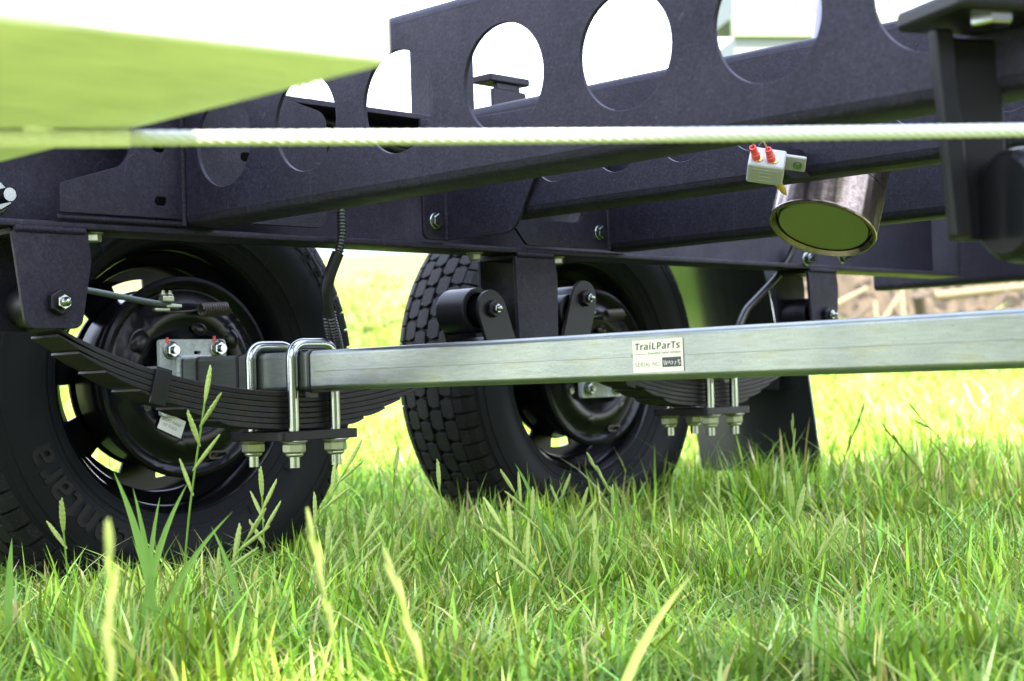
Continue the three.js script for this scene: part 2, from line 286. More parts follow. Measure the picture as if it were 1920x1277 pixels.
pivot(-0.353, 0.403); pivot(1.187, 0.403);
bolt(frame, V(-0.395, 0.523, 0.3085), Z1, 0.016, M.zinc, { washer: 0.021, head: 0.75, tip: 0.022 });
bolt(frame, V(0.219, 0.523, 0.3775), Z1, 0.010, M.zinc, { washer: 0.0115, head: 0.4 });
bolt(frame, V(0.561, 0.523, 0.3775), Z1, 0.010, M.zinc, { washer: 0.0115, head: 0.4 });
for (const x of [-0.295, 0.318, 0.49]) bolt(frame, V(x, 0.4855, 0.352), V(0, -1, 0), 0.010, M.zincYellow, { washer: 0.012, head: 0.6 });
for (const [x, z] of [[1.13, 0.376], [1.25, 0.374]]) bolt(frame, V(x, 0.4905 + (x > 1.2 ? 0.02 : 0.012), z - 0.003), Z1, 0.010, M.zinc, { washer: 0.012, head: 0.6, tip: 0.01 });
// upright brackets on the outer side of the rail
{
  const a = poly([[0.296, 0.672], [0.38, 0.672], [0.38, 0.84, 0.006], [0.296, 0.84, 0.006]]); a.holes.push(slot(0.345, 0.722, 0.04, 0.035));
  part(frame, 'upright_bracket', [sheetZ(a, 0.292, 0.006), box(0.296, 0.302, 0.672, 0.84, 0.25, 0.292)], M.coat);
  const b = poly([[0.42, 0.672], [0.492, 0.672], [0.492, 0.742, 0.006], [0.42, 0.742]]); b.holes.push(slot(0.452, 0.705, 0.02, 0.016));
  part(frame, 'upright_bracket', [sheetZ(b, 0.292, 0.006), box(0.412, 0.498, 0.752, 0.764, 0.262, 0.302, 0.003), box(0.43, 0.48, 0.742, 0.752, 0.288, 0.297)], M.coat);
}

// ------------------------------------------------------------------ open carport behind the camera: its roof shades the frame and the near grass
{
  const X0 = -1.9, X1 = 0.536, Z0 = 2.607, Z1c = 5.3, H = 5.0, d = thing('carport', 'tall open carport with a ribbed steel roof beside the trailer', 'carport', [-0.7, 0, 4]);
  const g = new THREE.PlaneGeometry(X1 - X0, Z1c - Z0, 96, 1); g.rotateX(-Math.PI / 2); const p = g.attributes.position; for (let i = 0; i < p.count; i++) p.setY(i, 0.018 * Math.cos(p.getX(i) * 2 * Math.PI / 0.16));
  const lo = g.clone().translate(0, -0.004, 0); [g, lo].forEach(q => { q.translate((X0 + X1) / 2, H, (Z0 + Z1c) / 2); q.computeVertexNormals(); });
  part(d, 'roof_sheet', [g, lo], std({ color: new THREE.Color().setRGB(0.55, 0.57, 0.58), metalness: 0.2, roughness: 0.5 }));
  { part(d, 'roof_flashing', boxUV(new THREE.BoxGeometry(0.72, 0.006, 1.9).translate(X0 - 0.34, H + 0.024, Z0 + 0.95)), M.galv); }
  for (const z of [Z0 + 0.2, 3.9, Z1c - 0.3]) part(d, 'roof_beam', box(X0 + 0.05, X1 - 0.05, H - 0.12, H - 0.03, z, z + 0.06, 0.003), M.galv);
  for (const [x, z] of [[X0 + 0.06, 3.4], [X1 - 0.12, 3.4], [X0 + 0.06, Z1c - 0.3], [X1 - 0.12, Z1c - 0.3]]) part(d, 'post', box(x, x + 0.06, 0, H - 0.1205, z + 0.001, z + 0.059, 0.003), M.galv);
  for (const x of [X0 + 0.06, X1 - 0.12]) part(d, 'side_beam', box(x + 0.001, x + 0.059, H - 0.1205, H - 0.032, Z0 + 0.262, 3.898, 0.003), M.galv);
}
// ------------------------------------------------------------------ axles
const font = await new FontLoader().loadAsync('fonts/droid/droid_sans_bold.typeface.json');
function roundTubeBeam(x, z0, z1) {
  const h = 0.025; return boxUV(new RoundedBoxGeometry(2 * h, 2 * h, z1 - z0, 5, 0.0068).translate(x, HUB, (z0 + z1) / 2));
}
function squareRing(x, z, w, o) { const a = 0.025 + o; const s = poly([[x - a, HUB - a, 0.009], [x + a, HUB - a, 0.009], [x + a, HUB + a, 0.009], [x - a, HUB + a, 0.009]]), b = 0.0253; s.holes.push(poly([[x - b, HUB - b, 0.0075], [x - b, HUB + b, 0.0075], [x + b, HUB + b, 0.0075], [x + b, HUB - b, 0.0075]])); return new THREE.ExtrudeGeometry(s, { depth: w, bevelEnabled: false, curveSegments: 6 }).translate(0, 0, z); }
function axle(x, label) {
  const a = thing('axle', label, 'axle', [x, HUB - 0.025, 0.9], 'galvanised axles under the chassis');
  const b = part(a, 'axle_beam', roundTubeBeam(x, 0.118, 1.80), M.galv);
  part(b, 'weld_seam', [box(x - 0.02575, x - 0.0247, HUB - 0.0012, HUB + 0.0012, 0.41, 0.922, 0.0003), box(x - 0.02575, x - 0.0247, HUB - 0.0012, HUB + 0.0012, 0.989, 1.79, 0.0003)], M.galv);
  for (const z of [0.155, 0.247]) part(a, 'cable_tie', squareRing(x, z, 0.0048, 0.0015), M.tie);
  part(a, 'cable_tie', [squareRing(x, 0.396, 0.0048, 0.0017), box(x - 0.028, x - 0.014, HUB - 0.034, HUB - 0.0265, 0.394, 0.4025, 0.001)], M.tie);
  return a;
}
const axle1 = axle(0, 'galvanised square axle beam with a white serial sticker on its side');
axle(0.86, 'galvanised square axle beam hidden behind the one with the sticker');
{
  const c = document.createElement('canvas'); c.width = 640; c.height = 400; const k = c.getContext('2d');
  k.fillStyle = '#d3d0b6'; k.fillRect(0, 0, 640, 400); k.fillStyle = '#20201f';
  const fit = (txt, font, x, y, w, skew = 0) => { k.save(); k.font = font; const m = k.measureText(txt).width; k.transform(w / m, 0, skew, 1, x, y); k.fillText(txt, 0, 0); k.restore(); };
  fit('TraiLParTs', 'bold 118px sans-serif', 26, 122, 580, -0.06);
  k.fillRect(24, 172, 150, 6); fit('Innovative Trailer Solutions', 'italic bold 40px sans-serif', 192, 182, 420); fit('SERIAL NO.', '70px sans-serif', 22, 326, 338);
  k.fillStyle = '#2a2928'; k.fillRect(374, 226, 240, 120); k.strokeStyle = '#d8d8d0'; k.lineWidth = 6;
  k.beginPath(); [[392, 262, 404, 322], [412, 262, 424, 322], [424, 322, 440, 270], [448, 300, 470, 272], [470, 272, 474, 312], [490, 276, 510, 284], [510, 284, 492, 318], [530, 278, 548, 290], [548, 290, 528, 320], [566, 268, 604, 268], [580, 270, 572, 296], [572, 296, 600, 300], [600, 300, 584, 326]].forEach(l => { k.moveTo(l[0], l[1]); k.lineTo(l[2], l[3]); }); k.stroke();
  k.font = '18px sans-serif'; k.fillStyle = '#20201f'; k.fillText('TM', 596, 60);
  const t = new THREE.CanvasTexture(c); t.colorSpace = THREE.SRGBColorSpace;
  const g = new THREE.PlaneGeometry(0.064, 0.0325); g.rotateY(-Math.PI / 2); g.rotateX(-0.012);
  const s = part(axle1, 'serial_sticker', g.translate(-0.0258, 0.3203, 0.9555), std({ map: t, roughness: 0.42 })); s.userData.label = 'cream sticker with black maker lettering and a serial number';
}

// ------------------------------------------------------------------ leaf springs
function leafSpring(x0, label) {
  const L = [0.353, 0.345, 0.318, 0.282, 0.238, 0.178, 0.132], Rr = [0.335, 0.325, 0.24, 0.188, 0.152, 0.124, 0.088], t = 0.0067, z0 = ZC - 0.031, z1 = ZC + 0.031;
  const s = thing('leaf_spring', label, 'leaf spring', [x0, HUB - 0.025 - 7 * 0.0068, ZC], 'leaf springs under the axles');
  const yTop = x => HUB - 0.0255 + 0.62 * x * x + (x < -0.2 ? 0.25 * (x + 0.2) ** 2 : 0);
  for (let i = 0; i < 7; i++) {
    const sh = new THREE.Shape(), n = 26, up = [], dn = [];
    for (let k = 0; k <= n; k++) { const x = -L[i] + (L[i] + Rr[i]) * k / n, sl = Math.atan(1.24 * x), o = i * 0.0068; up.push([x + Math.sin(sl) * o, yTop(x) - Math.cos(sl) * o]); const tt = t * Math.min(1, 0.42 + Math.min(k, n - k) * 0.35); dn.push([x + Math.sin(sl) * (o + tt), yTop(x) - Math.cos(sl) * (o + tt)]); }
    up.forEach((p, k) => k ? sh.lineTo(x0 + p[0], p[1]) : sh.moveTo(x0 + p[0], p[1])); dn.reverse().forEach(p => sh.lineTo(x0 + p[0], p[1])); sh.closePath();
    const g = new THREE.ExtrudeGeometry(sh, { depth: z1 - z0 - 0.003, bevelEnabled: true, bevelSize: 0.0010, bevelOffset: -0.0010, bevelThickness: 0.0015, bevelSegments: 2 }).translate(0, 0, z0 + 0.0015);
    part(s, 'leaf', boxUV(g), M.leafSpring);
  }
  // rolled eyes
  const eye = (cx, cy, r, zA, zB, m) => { const sh = new THREE.Shape(); sh.absarc(cx, cy, r, 0, Math.PI * 2); sh.holes.push(circle(cx, cy, r - 0.008)); return new THREE.ExtrudeGeometry(sh, { depth: zB - zA - 0.003, bevelEnabled: true, bevelSize: 0.001, bevelOffset: -0.001, bevelThickness: 0.0015, bevelSegments: 2, curveSegments: 28 }).translate(0, 0, zA + 0.0015); };
  part(s, 'spring_eye', boxUV(eye(x0 - 0.353, 0.403, 0.026, z0, z1)), M.satin);
  part(s, 'spring_eye', boxUV(eye(x0 + 0.322, 0.403, 0.0325, z0 - 0.006, z1 - 0.012)), M.satin);
  // clip round the leaves
  const cx = -0.214, sl = Math.atan(1.3 * cx), cl = (o, w) => [x0 + cx + Math.sin(sl) * o + Math.cos(sl) * w, yTop(cx) - Math.cos(sl) * o + Math.sin(sl) * w];
  const P = [cl(-0.002, -0.011), cl(-0.002, 0.011), cl(0.040, 0.011), cl(0.040, -0.011)];
  part(s, 'spring_clip', [sheetZ(poly(P, 0.002), z1 + 0.0008, 0.003, 0.0008), sheetZ(poly([cl(-0.0045, -0.011), cl(-0.0045, 0.011), cl(-0.0005, 0.011), cl(-0.0005, -0.011)], 0.001), z0, z1 - z0 + 0.003, 0.0008)], M.satin);
  return s;
}
leafSpring(0, 'dark weathered leaf spring clamped under the axle that carries the sticker');
leafSpring(0.86, 'leaf spring in front of the black mud flap');
// clamp plates and U-bolts
function clampPlate(x, label) {
  const c = thing('clamp_plate', label, 'plate', [x, 0.234, ZC], 'clamp plates under the springs');
  part(c, 'plate', boxUV(new THREE.ExtrudeGeometry(poly([[x - 0.062, -(ZC + 0.056)], [x + 0.062, -(ZC + 0.056)], [x + 0.062, -(ZC - 0.056)], [x - 0.062, -(ZC - 0.056)]], 0.008), { depth: 0.010, bevelEnabled: true, bevelSize: 0.001, bevelOffset: -0.001, bevelThickness: 0.001, bevelSegments: 2 }).rotateX(-Math.PI / 2).translate(0, 0.2355, 0)), M.satin);
  return c;
}
clampPlate(0, 'black clamp plate under the leaf spring of the stickered axle'); clampPlate(0.86, 'black clamp plate under the leaf spring beside the mud flap');
function uBolt(x, z, label, group) {
  const u = thing('u_bolt', label, 'U-bolt', [x, 0.20, z], group), r = 0.0074, w = 0.0332, top = HUB + 0.0342, path = new THREE.CurvePath();
  const A = V(x - w, 0.252, z), B = V(x - w, top - 0.02, z), C = V(x - w + 0.02, top, z), D = V(x + w - 0.02, top, z), E2 = V(x + w, top - 0.02, z), F = V(x + w, 0.252, z);
  path.add(new THREE.LineCurve3(A, B)); path.add(new THREE.QuadraticBezierCurve3(B, V(x - w, top, z), C)); path.add(new THREE.LineCurve3(C, D)); path.add(new THREE.QuadraticBezierCurve3(D, V(x + w, top, z), E2)); path.add(new THREE.LineCurve3(E2, F));
  part(u, 'rod', new THREE.TubeGeometry(path, 90, r, 14), M.zinc);
  for (const s of [-1, 1]) {
    part(u, 'threaded_end', thread(V(x + s * w, 0.253, z), V(x + s * w, 0.2005, z), r), M.zinc);
    part(u, 'nut', [lathe([[0.007, 0], [0.017, 0], [0.017, 0.0018], [0.012, 0.004], [0.007, 0.004]], V(x + s * w, 0.2345, z), V(0, -1, 0), 28), hexPrism(V(x + s * w, 0.231, z), V(0, -1, 0), 0.0145, 0.012), lathe([[0.007, 0], [0.0112, 0], [0.0112, 0.003], [0.0085, 0.005], [0.007, 0.005]], V(x + s * w, 0.219, z), V(0, -1, 0), 22)], M.zincYellow);
  }
  return u;
}
uBolt(0, 0.290, 'zinc plated U-bolt clamping the stickered axle, on the brake side of its spring', 'U-bolts on the axles');
uBolt(0, 0.3755, 'zinc plated U-bolt clamping the stickered axle, between two cable ties, in front of its spring', 'U-bolts on the axles');
uBolt(0.86, 0.290, 'zinc U-bolt on the rear axle, on the wheel side of its spring', 'U-bolts on the axles');
uBolt(0.86, 0.3755, 'zinc U-bolt on the rear axle, hanging in front of the black mud flap', 'U-bolts on the axles');
// shackles at the centre hanger
function shackle(xa, ya, xb, yb, label) {
  const s = thing('shackle', label, 'shackle', [xb, yb, ZC], 'shackles beside the centre hanger');
  const v = V(xb - xa, yb - ya, 0), L = v.length(); v.normalize(); const n = V(-v.y, v.x, 0);
  const P = (a, b) => [xa + v.x * a + n.x * b, ya + v.y * a + n.y * b];
  const sh = poly([[...P(-0.027, -0.014), 0.014], [...P(-0.027, 0.014), 0.014], [...P(-0.006, 0.028), 0.02], [...P(L + 0.012, 0.028), 0.006], [...P(L + 0.022, 0.0), 0.008], [...P(L + 0.012, -0.028), 0.006], [...P(-0.006, -0.028), 0.02]]);
  for (const z of [ZC + 0.034, ZC - 0.044]) part(s, 'link_plate', sheetZ(sh, z, 0.006, 0.001), M.satin);
  for (const [x, y] of [[xa, ya], [xb, yb]]) { const b = part(s, 'bolt', [cyl(V(x, y, ZC - 0.05), V(x, y, ZC + 0.041), 0.008), hexPrism(V(x, y, ZC + 0.040), Z1, 0.0125, 0.008)], M.satin); part(b, 'grease_nipple', [hexPrism(V(x, y, ZC + 0.048), Z1, 0.0065, 0.006), new THREE.SphereGeometry(0.0042, 12, 8).translate(x, y, ZC + 0.056)], M.zinc); }
  part(s, 'bushing', cyl(V(xa, ya, ZC - 0.033), V(xa, ya, ZC + 0.033), 0.02, 0.02, 24), M.black);
}
shackle(0.328, 0.404, 0.352, 0.342, 'black shackle with a wide barrel eye bolted beside the centre hanger');
shackle(0.527, 0.422, 0.500, 0.345, 'tilted black shackle in front of the treaded rear wheel rim');
{ // equaliser joining the two shackles
  const sh = poly([[0.33, 0.345, 0.012], [0.335, 0.322, 0.012], [0.424, 0.338, 0.01], [0.515, 0.322, 0.012], [0.525, 0.348, 0.012], [0.424, 0.378, 0.016]]);
  single('equaliser', 'black rocking equaliser arm below the centre hanger', 'arm', [sheetZ(sh, ZC - 0.02, 0.04, 0.002), cyl(V(0.424, 0.357, ZC - 0.0335), V(0.424, 0.357, ZC + 0.0335), 0.012)], M.satin);
}

// ------------------------------------------------------------------ wheels
function makeWheel() {
  const w = thing('wheel', '', 'wheel', [0, HUB, 0], 'wheels under the trailer');
  const toZ = g => g.rotateX(Math.PI / 2), up = g => g.translate(0, HUB, 0);
  const half = [[0.186, 0.066], [0.192, 0.076], [0.199, 0.0795], [0.2035, 0.0825], [0.204, 0.0838], [0.2075, 0.0845], [0.208, 0.0835], [0.214, 0.0885], [0.2145, 0.0902], [0.2175, 0.0908], [0.218, 0.0902], [0.228, 0.0945], [0.24, 0.0978], [0.25, 0.0985], [0.262, 0.0975], [0.275, 0.095], [0.2755, 0.0962], [0.279, 0.0956], [0.2795, 0.0938], [0.288, 0.0912], [0.2885, 0.0922], [0.2915, 0.0915], [0.292, 0.0898], [0.298, 0.0868], [0.304, 0.081], [0.3075, 0.072], [0.3135, 0.058], [0.3165, 0.03], [0.3175, 0.0]];
  const prof = half.map(p => [p[0], p[1]]).concat(half.slice(0, -1).reverse().map(p => [p[0], -p[1]])).reverse();
  const carcass = crease(new THREE.LatheGeometry(prof.map(p => new THREE.Vector2(p[0], p[1])), 120), 0.5);
  const tyre = part(w, 'tyre', up(toZ(carcass)), M.rubber);
  // tread blocks
  const geos = [], N = 52;
  function block(a0, z0, pts, r0, r1, drop) {                  // pts: outline in (arc angle, z), extruded radially with bevelled top
    const c = pts.reduce((s, p) => [s[0] + p[0] / pts.length, s[1] + p[1] / pts.length], [0, 0]);
    const ring = (k, r) => pts.map(p => { const a = a0 + c[0] + (p[0] - c[0]) * k, z = z0 + c[1] + (p[1] - c[1]) * k, R = r - (drop ? drop(z) : 0); return [R * Math.cos(a), R * Math.sin(a), z]; });
    const A = ring(1, r0), B = ring(1, r1 - 0.0015), C = ring(0.95, r1), n = pts.length, v = [];
    const q = (a, b, c2, d) => v.push(...a, ...b, ...c2, ...a, ...c2, ...d);
    for (let i = 0; i < n; i++) { const j = (i + 1) % n; q(A[i], A[j], B[j], B[i]); q(B[i], B[j], C[j], C[i]); }
    const m = ring(0, r1)[0]; for (let i = 0; i < n; i++) { const j = (i + 1) % n; v.push(...m, ...C[i], ...C[j]); }
    const g = new THREE.BufferGeometry(); g.setAttribute('position', new THREE.Float32BufferAttribute(v, 3)); g.setAttribute('uv', new THREE.Float32BufferAttribute(new Float32Array(v.length / 3 * 2), 2)); geos.push(g);
  }
  const p = Math.PI * 2 / N, crown = z => 5.2 * z * z * (Math.abs(z) > 0.055 ? 0.0 : 0.25) + (Math.abs(z) > 0.055 ? 0.004 + (Math.abs(z) - 0.055) * 0.12 : 0);
  for (let i = 0; i < N; i++) {
    const a = i * p, h = p * 0.5;
    for (const s of [-1, 1]) {
      // centre hexes
      block(a + (s > 0 ? 0 : h), s * 0.0155, [[-h * 0.95, -0.004], [-h * 0.7, -0.0135], [h * 0.62, -0.0135], [h * 0.95, -0.003], [h * 0.74, 0.0132], [-h * 0.8, 0.0132]].map(q => [q[0], q[1] * s]), 0.306, 0.3245, crown);
      block(a + (s > 0 ? h : 0), s * 0.0435, [[-h * 0.95, 0.004], [-h * 0.75, -0.0132], [h * 0.7, -0.0132], [h * 0.95, 0.002], [h * 0.78, 0.0128], [-h * 0.7, 0.0128]].map(q => [q[0], q[1] * s]), 0.304, 0.324, crown);
    }
  }
  const N2 = 72, p2 = Math.PI * 2 / N2;
  for (let i = 0; i < N2; i++) for (const s of [-1, 1]) {       // shoulder lugs wrap down on to the sidewall
    const a = (i + (s > 0 ? 0 : 0.5)) * p2, h = p2 * 0.43;
    const sec = [[0.0585, 0.300], [0.0585, 0.3195], [0.0605, 0.3210], [0.074, 0.3165], [0.0825, 0.309], [0.0875, 0.2985], [0.086, 0.293]].map(q => [q[0] * s, q[1]]), v = [], A = [], B = [];
    for (const [z, r] of sec) { A.push([r * Math.cos(a - h), r * Math.sin(a - h), z]); B.push([r * Math.cos(a + h), r * Math.sin(a + h), z]); }
    for (let k = 0; k < sec.length - 1; k++) v.push(...A[k], ...B[k], ...B[k + 1], ...A[k], ...B[k + 1], ...A[k + 1]);
    for (const S of [A, B]) for (let k = 1; k < sec.length - 1; k++) v.push(...S[0], ...S[k], ...S[k + 1]);
    const g = new THREE.BufferGeometry(); g.setAttribute('position', new THREE.Float32BufferAttribute(v, 3)); g.setAttribute('uv', new THREE.Float32BufferAttribute(new Float32Array(v.length / 3 * 2), 2)); geos.push(g);
  }
  const tr = mergeGeometries(geos); tr.computeVertexNormals(); part(tyre, 'tread', boxUV(up(crease(tr, 0.35))), M.tread);
  // raised lettering round the sidewall
  function text(str, size, r, aStart, step, zb) {
    const g = [];
    let a = aStart; for (const ch of str) {
      const t = new TextGeometry(ch, { font, size, depth: 0.0030, curveSegments: 4, bevelEnabled: false }); t.computeBoundingBox(); const wd = t.boundingBox.max.x - t.boundingBox.min.x;
      t.translate(-t.boundingBox.min.x, 0, 0); a -= (wd / 2) / r; t.translate(-wd / 2, r, 0); t.rotateZ(a - Math.PI / 2); a -= (wd / 2 + step) / r; g.push(t.translate(0, 0, zb));
    }
    return mergeGeometries(g.map(norm));
  }
  part(tyre, 'lettering', up(text('centara', 0.039, 0.229, 4.28, 0.003, 0.0966)), M.letter);
  part(tyre, 'lettering', up(text('COMMERCIAL', 0.024, 0.262, 1.24, 0.0075, 0.0938)), M.letter);
  for (const a of [0.15, 0.5, 0.85, 2.2, 2.6, 5.2, 5.6]) part(tyre, 'mould_line', up(new THREE.BoxGeometry(0.026, 0.0012, 0.0016).translate(0.224, 0, 0.0935).rotateZ(a)), M.rubber);
  // rim
  const rp = [[0.1955, 0.0705], [0.1975, 0.0725], [0.1955, 0.0755], [0.190, 0.0735], [0.1865, 0.069], [0.182, 0.064], [0.1795, 0.060], [0.178, 0.042], [0.172, 0.036], [0.163, 0.032], [0.160, 0.028], [0.160, -0.012], [0.163, -0.016], [0.174, -0.026], [0.178, -0.034], [0.1795, -0.060], [0.1865, -0.069], [0.1955, -0.0755], [0.1975, -0.0725], [0.1955, -0.0705], [0.19, -0.068], [0.183, -0.058], [0.181, -0.034], [0.163, -0.010], [0.163, 0.026], [0.181, 0.040], [0.183, 0.058], [0.19, 0.068], [0.1955, 0.0705]];
  const rim = part(w, 'rim', up(toZ(crease(new THREE.LatheGeometry(rp.map(q => new THREE.Vector2(q[0], q[1])), 96), 0.7))), M.rim);
  const ds = new THREE.Shape(); ds.absarc(0, 0, 0.1605, 0, Math.PI * 2); ds.holes.push(circle(0, 0, 0.04));
  for (let k = 0; k < 8; k++) { const a = (13 + 45 * k) * Math.PI / 180, q = new THREE.Path(), d = 0.18, r0 = 0.127, r1 = 0.1425; q.absarc(0, 0, r1, a - d, a + d, false); q.absarc(0, 0, r0, a + d, a - d, true); q.closePath(); ds.holes.push(q); }
  part(rim, 'wheel_disc', up(new THREE.ExtrudeGeometry(ds, { depth: 0.004, bevelEnabled: true, bevelSize: 0.001, bevelOffset: -0.001, bevelThickness: 0.001, bevelSegments: 1, curveSegments: 48 }).translate(0, 0, -0.004)), M.rim);
  return w;
}
const wheel1 = makeWheel(); wheel1.userData.label = 'black steel wheel and tyre behind the rusty leaf spring and brake plate'; wheel1.rotation.z = 0;
const wheel2 = wheel1.clone(); wheel2.name = numbered('wheel'); wheel2.userData = { ...wheel1.userData, label: 'black wheel with chunky tread showing, beside the mud flap' }; wheel2.position.set(0.86, HUB, 0); scene.add(wheel2);
wheel2.rotation.z = 0.62;

// ------------------------------------------------------------------ brakes
function makeBrake() {
  const b = thing('brake_assembly', '', 'brake', [0, HUB, 0.1], 'drum brakes inside the wheels'), up = g => g.translate(0, HUB, 0), C = V(0, HUB, 0);
  part(b, 'backing_plate', crease(lathe([[0.02, 0.092], [0.052, 0.092], [0.066, 0.094], [0.074, 0.101], [0.092, 0.104], [0.104, 0.101], [0.114, 0.094], [0.122, 0.094], [0.128, 0.100], [0.134, 0.103], [0.139, 0.1015], [0.1405, 0.096], [0.139, 0.088], [0.136, 0.090], [0.128, 0.096], [0.12, 0.089], [0.02, 0.087]], C, Z1, 96), 0.7), M.rim);
  part(b, 'brake_drum', crease(lathe([[0.03, 0.004], [0.118, 0.004], [0.124, 0.010], [0.124, 0.05], [0.1285, 0.056], [0.1285, 0.072], [0.125, 0.08], [0.1315, 0.083], [0.1315, 0.089], [0.03, 0.089]], C, Z1, 80), 0.6), M.rim);
  // pressed bosses
  part(b, 'pressed_boss', [[-0.078, 0.048, 0.016], [0.072, 0.052, 0.014], [0.02, 0.066, 0.010], [-0.02, -0.092, 0.012], [0.062, -0.07, 0.012]].map(([x, y, r]) => { const s = new THREE.SphereGeometry(r, 20, 12); s.scale(1, 1.35, 0.45); s.rotateZ(Math.atan2(y, x)); return s.translate(x, HUB + y, 0.099); }), M.rim);
  const fl = poly([[-0.054, HUB - 0.054], [0.054, HUB - 0.054], [0.054, HUB + 0.0515], [-0.054, HUB + 0.0515]], 0.006); fl.holes.push(slot(0.006, HUB + 0.033, 0.011, 0.0045));
  const f = part(b, 'mounting_flange', sheetZ(fl, 0.1045, 0.009, 0.0008), M.zincPlate);
  part(f, 'weld_bead', [weld(V(-0.027, HUB - 0.02, 0.116), V(-0.027, HUB + 0.024, 0.116), 0.0045, 3), weld(V(-0.024, HUB + 0.026, 0.116), V(0.024, HUB + 0.026, 0.116), 0.0042, 5)], M.zincPlate);
  for (const [x, y] of [[-0.0375, 0.0365], [0.0395, 0.0385], [-0.038, -0.038], [0.038, -0.038]]) {
    const c = V(x, HUB + y, 0.1135), n = part(b, 'bolt', [lathe([[0.005, 0], [0.0128, 0], [0.0128, 0.0018], [0.005, 0.0018]], c, Z1, 24), hexPrism(c.clone().add(V(0, 0, 0.0018)), Z1, 0.0098, 0.0085)], M.zinc);
    part(n, 'threaded_end', thread(c.clone().add(V(0, 0, 0.010)), c.clone().add(V(0, 0, 0.0155)), 0.0052), M.zinc);
    if (y > 0) part(n, 'paint_mark', box(x - 0.0075, x - 0.004, HUB + y + 0.0085, HUB + y + 0.0175, 0.1132, 0.1165, 0.0008), M.red);
  }
  // return spring
  const hp = [], h0 = V(0.008, HUB + 0.092, 0.121), n = 11; for (let i = 0; i <= n * 14; i++) { const a = i / 14 * Math.PI * 2, x = i / (n * 14) * 0.044; hp.push(V(h0.x + x, h0.y + 0.0085 * Math.sin(a) + x * 0.05, h0.z + 0.0085 * Math.cos(a))); }
  part(b, 'return_spring', new THREE.TubeGeometry(new THREE.CatmullRomCurve3(hp), n * 14, 0.0017, 7), M.rust);
  part(b, 'spring_hook', tube([V(0.008, HUB + 0.092, 0.112), V(-0.004, HUB + 0.0905, 0.115), V(-0.03, HUB + 0.0885, 0.117), V(-0.044, HUB + 0.089, 0.114)], 0.0016, 20, 6), M.rust);
  // wire rope clamp on the actuating lever
  const cp = V(-0.047, HUB + 0.1, 0.124);
  const cl = part(b, 'cable_clamp', [box(cp.x - 0.011, cp.x + 0.007, cp.y + 0.002, cp.y + 0.0095, cp.z - 0.007, cp.z + 0.007, 0.002), box(cp.x - 0.004, cp.x + 0.022, cp.y - 0.006, cp.y - 0.001, cp.z - 0.004, cp.z + 0.003, 0.002), box(cp.x - 0.022, cp.x + 0.002, cp.y - 0.011, cp.y - 0.0065, cp.z - 0.006, cp.z + 0.004, 0.002)], M.zincYellow);
  for (const o of [-0.0075, 0.0035]) part(cl, 'nut', [hexPrism(V(cp.x + o, cp.y + 0.0095, cp.z), V(0.1, 1, 0).normalize(), 0.0045, 0.004), cyl(V(cp.x + o, cp.y + 0.012, cp.z), V(cp.x + o + 0.001, cp.y + 0.0175, cp.z), 0.0022)], M.zincYellow);
  // small holes and adjuster plug
  part(b, 'adjuster_slot', [boxUV(new THREE.ExtrudeGeometry((() => { const s = poly([[0.03, HUB - 0.117], [0.064, HUB - 0.117], [0.064, HUB - 0.105], [0.03, HUB - 0.105]], 0.006); s.holes.push(slot(0.047, HUB - 0.111, 0.027, 0.0065)); return s; })(), { depth: 0.003, bevelEnabled: false }).translate(0, 0, 0.096))], M.rim);
  part(b, 'plug', cyl(V(-0.072, HUB - 0.04, 0.098), V(-0.072, HUB - 0.04, 0.1065), 0.0058), M.zinc);
  part(b, 'access_hole', cyl(V(-0.062, HUB + 0.02, 0.1), V(-0.062, HUB + 0.02, 0.1052), 0.006, 0.006, 20, true), M.black);
  return b;
}
const brake1 = makeBrake(); brake1.userData.label = 'black drum brake back plate with a bolted pale flange and white sticker';
const brake2 = brake1.clone(); brake2.name = numbered('brake_assembly'); brake2.userData = { ...brake1.userData, label: 'black drum brake inside the wheel with chunky tread' }; brake2.position.x = 0.86; scene.add(brake2);
{
  const c = document.createElement('canvas'); c.width = 320; c.height = 200; const k = c.getContext('2d');
  k.fillStyle = '#d6d6d2'; k.fillRect(0, 0, 320, 200); k.fillStyle = '#2c2c2c'; const fit = (t, f, x, y, w) => { k.save(); k.font = f; k.transform(w / k.measureText(t).width, 0, 0, 1, x, y); k.fillText(t, 0, 0); k.restore(); }; fit('RIGHT HAND', '48px sans-serif', 26, 88, 250); fit('EST 7/2022', '44px sans-serif', 50, 142, 190); k.font = '20px sans-serif'; k.fillText('®', 286, 70);
  const t = new THREE.CanvasTexture(c); t.colorSpace = THREE.SRGBColorSpace;
  const g = new THREE.PlaneGeometry(0.040, 0.025); g.rotateZ(-0.42); g.rotateX(-0.05);
  const s = part(brake1, 'sticker', g.translate(-0.034, HUB - 0.0655, 0.1062), std({ map: t, roughness: 0.5 })); s.userData.label = 'tilted white sticker reading right hand';
}
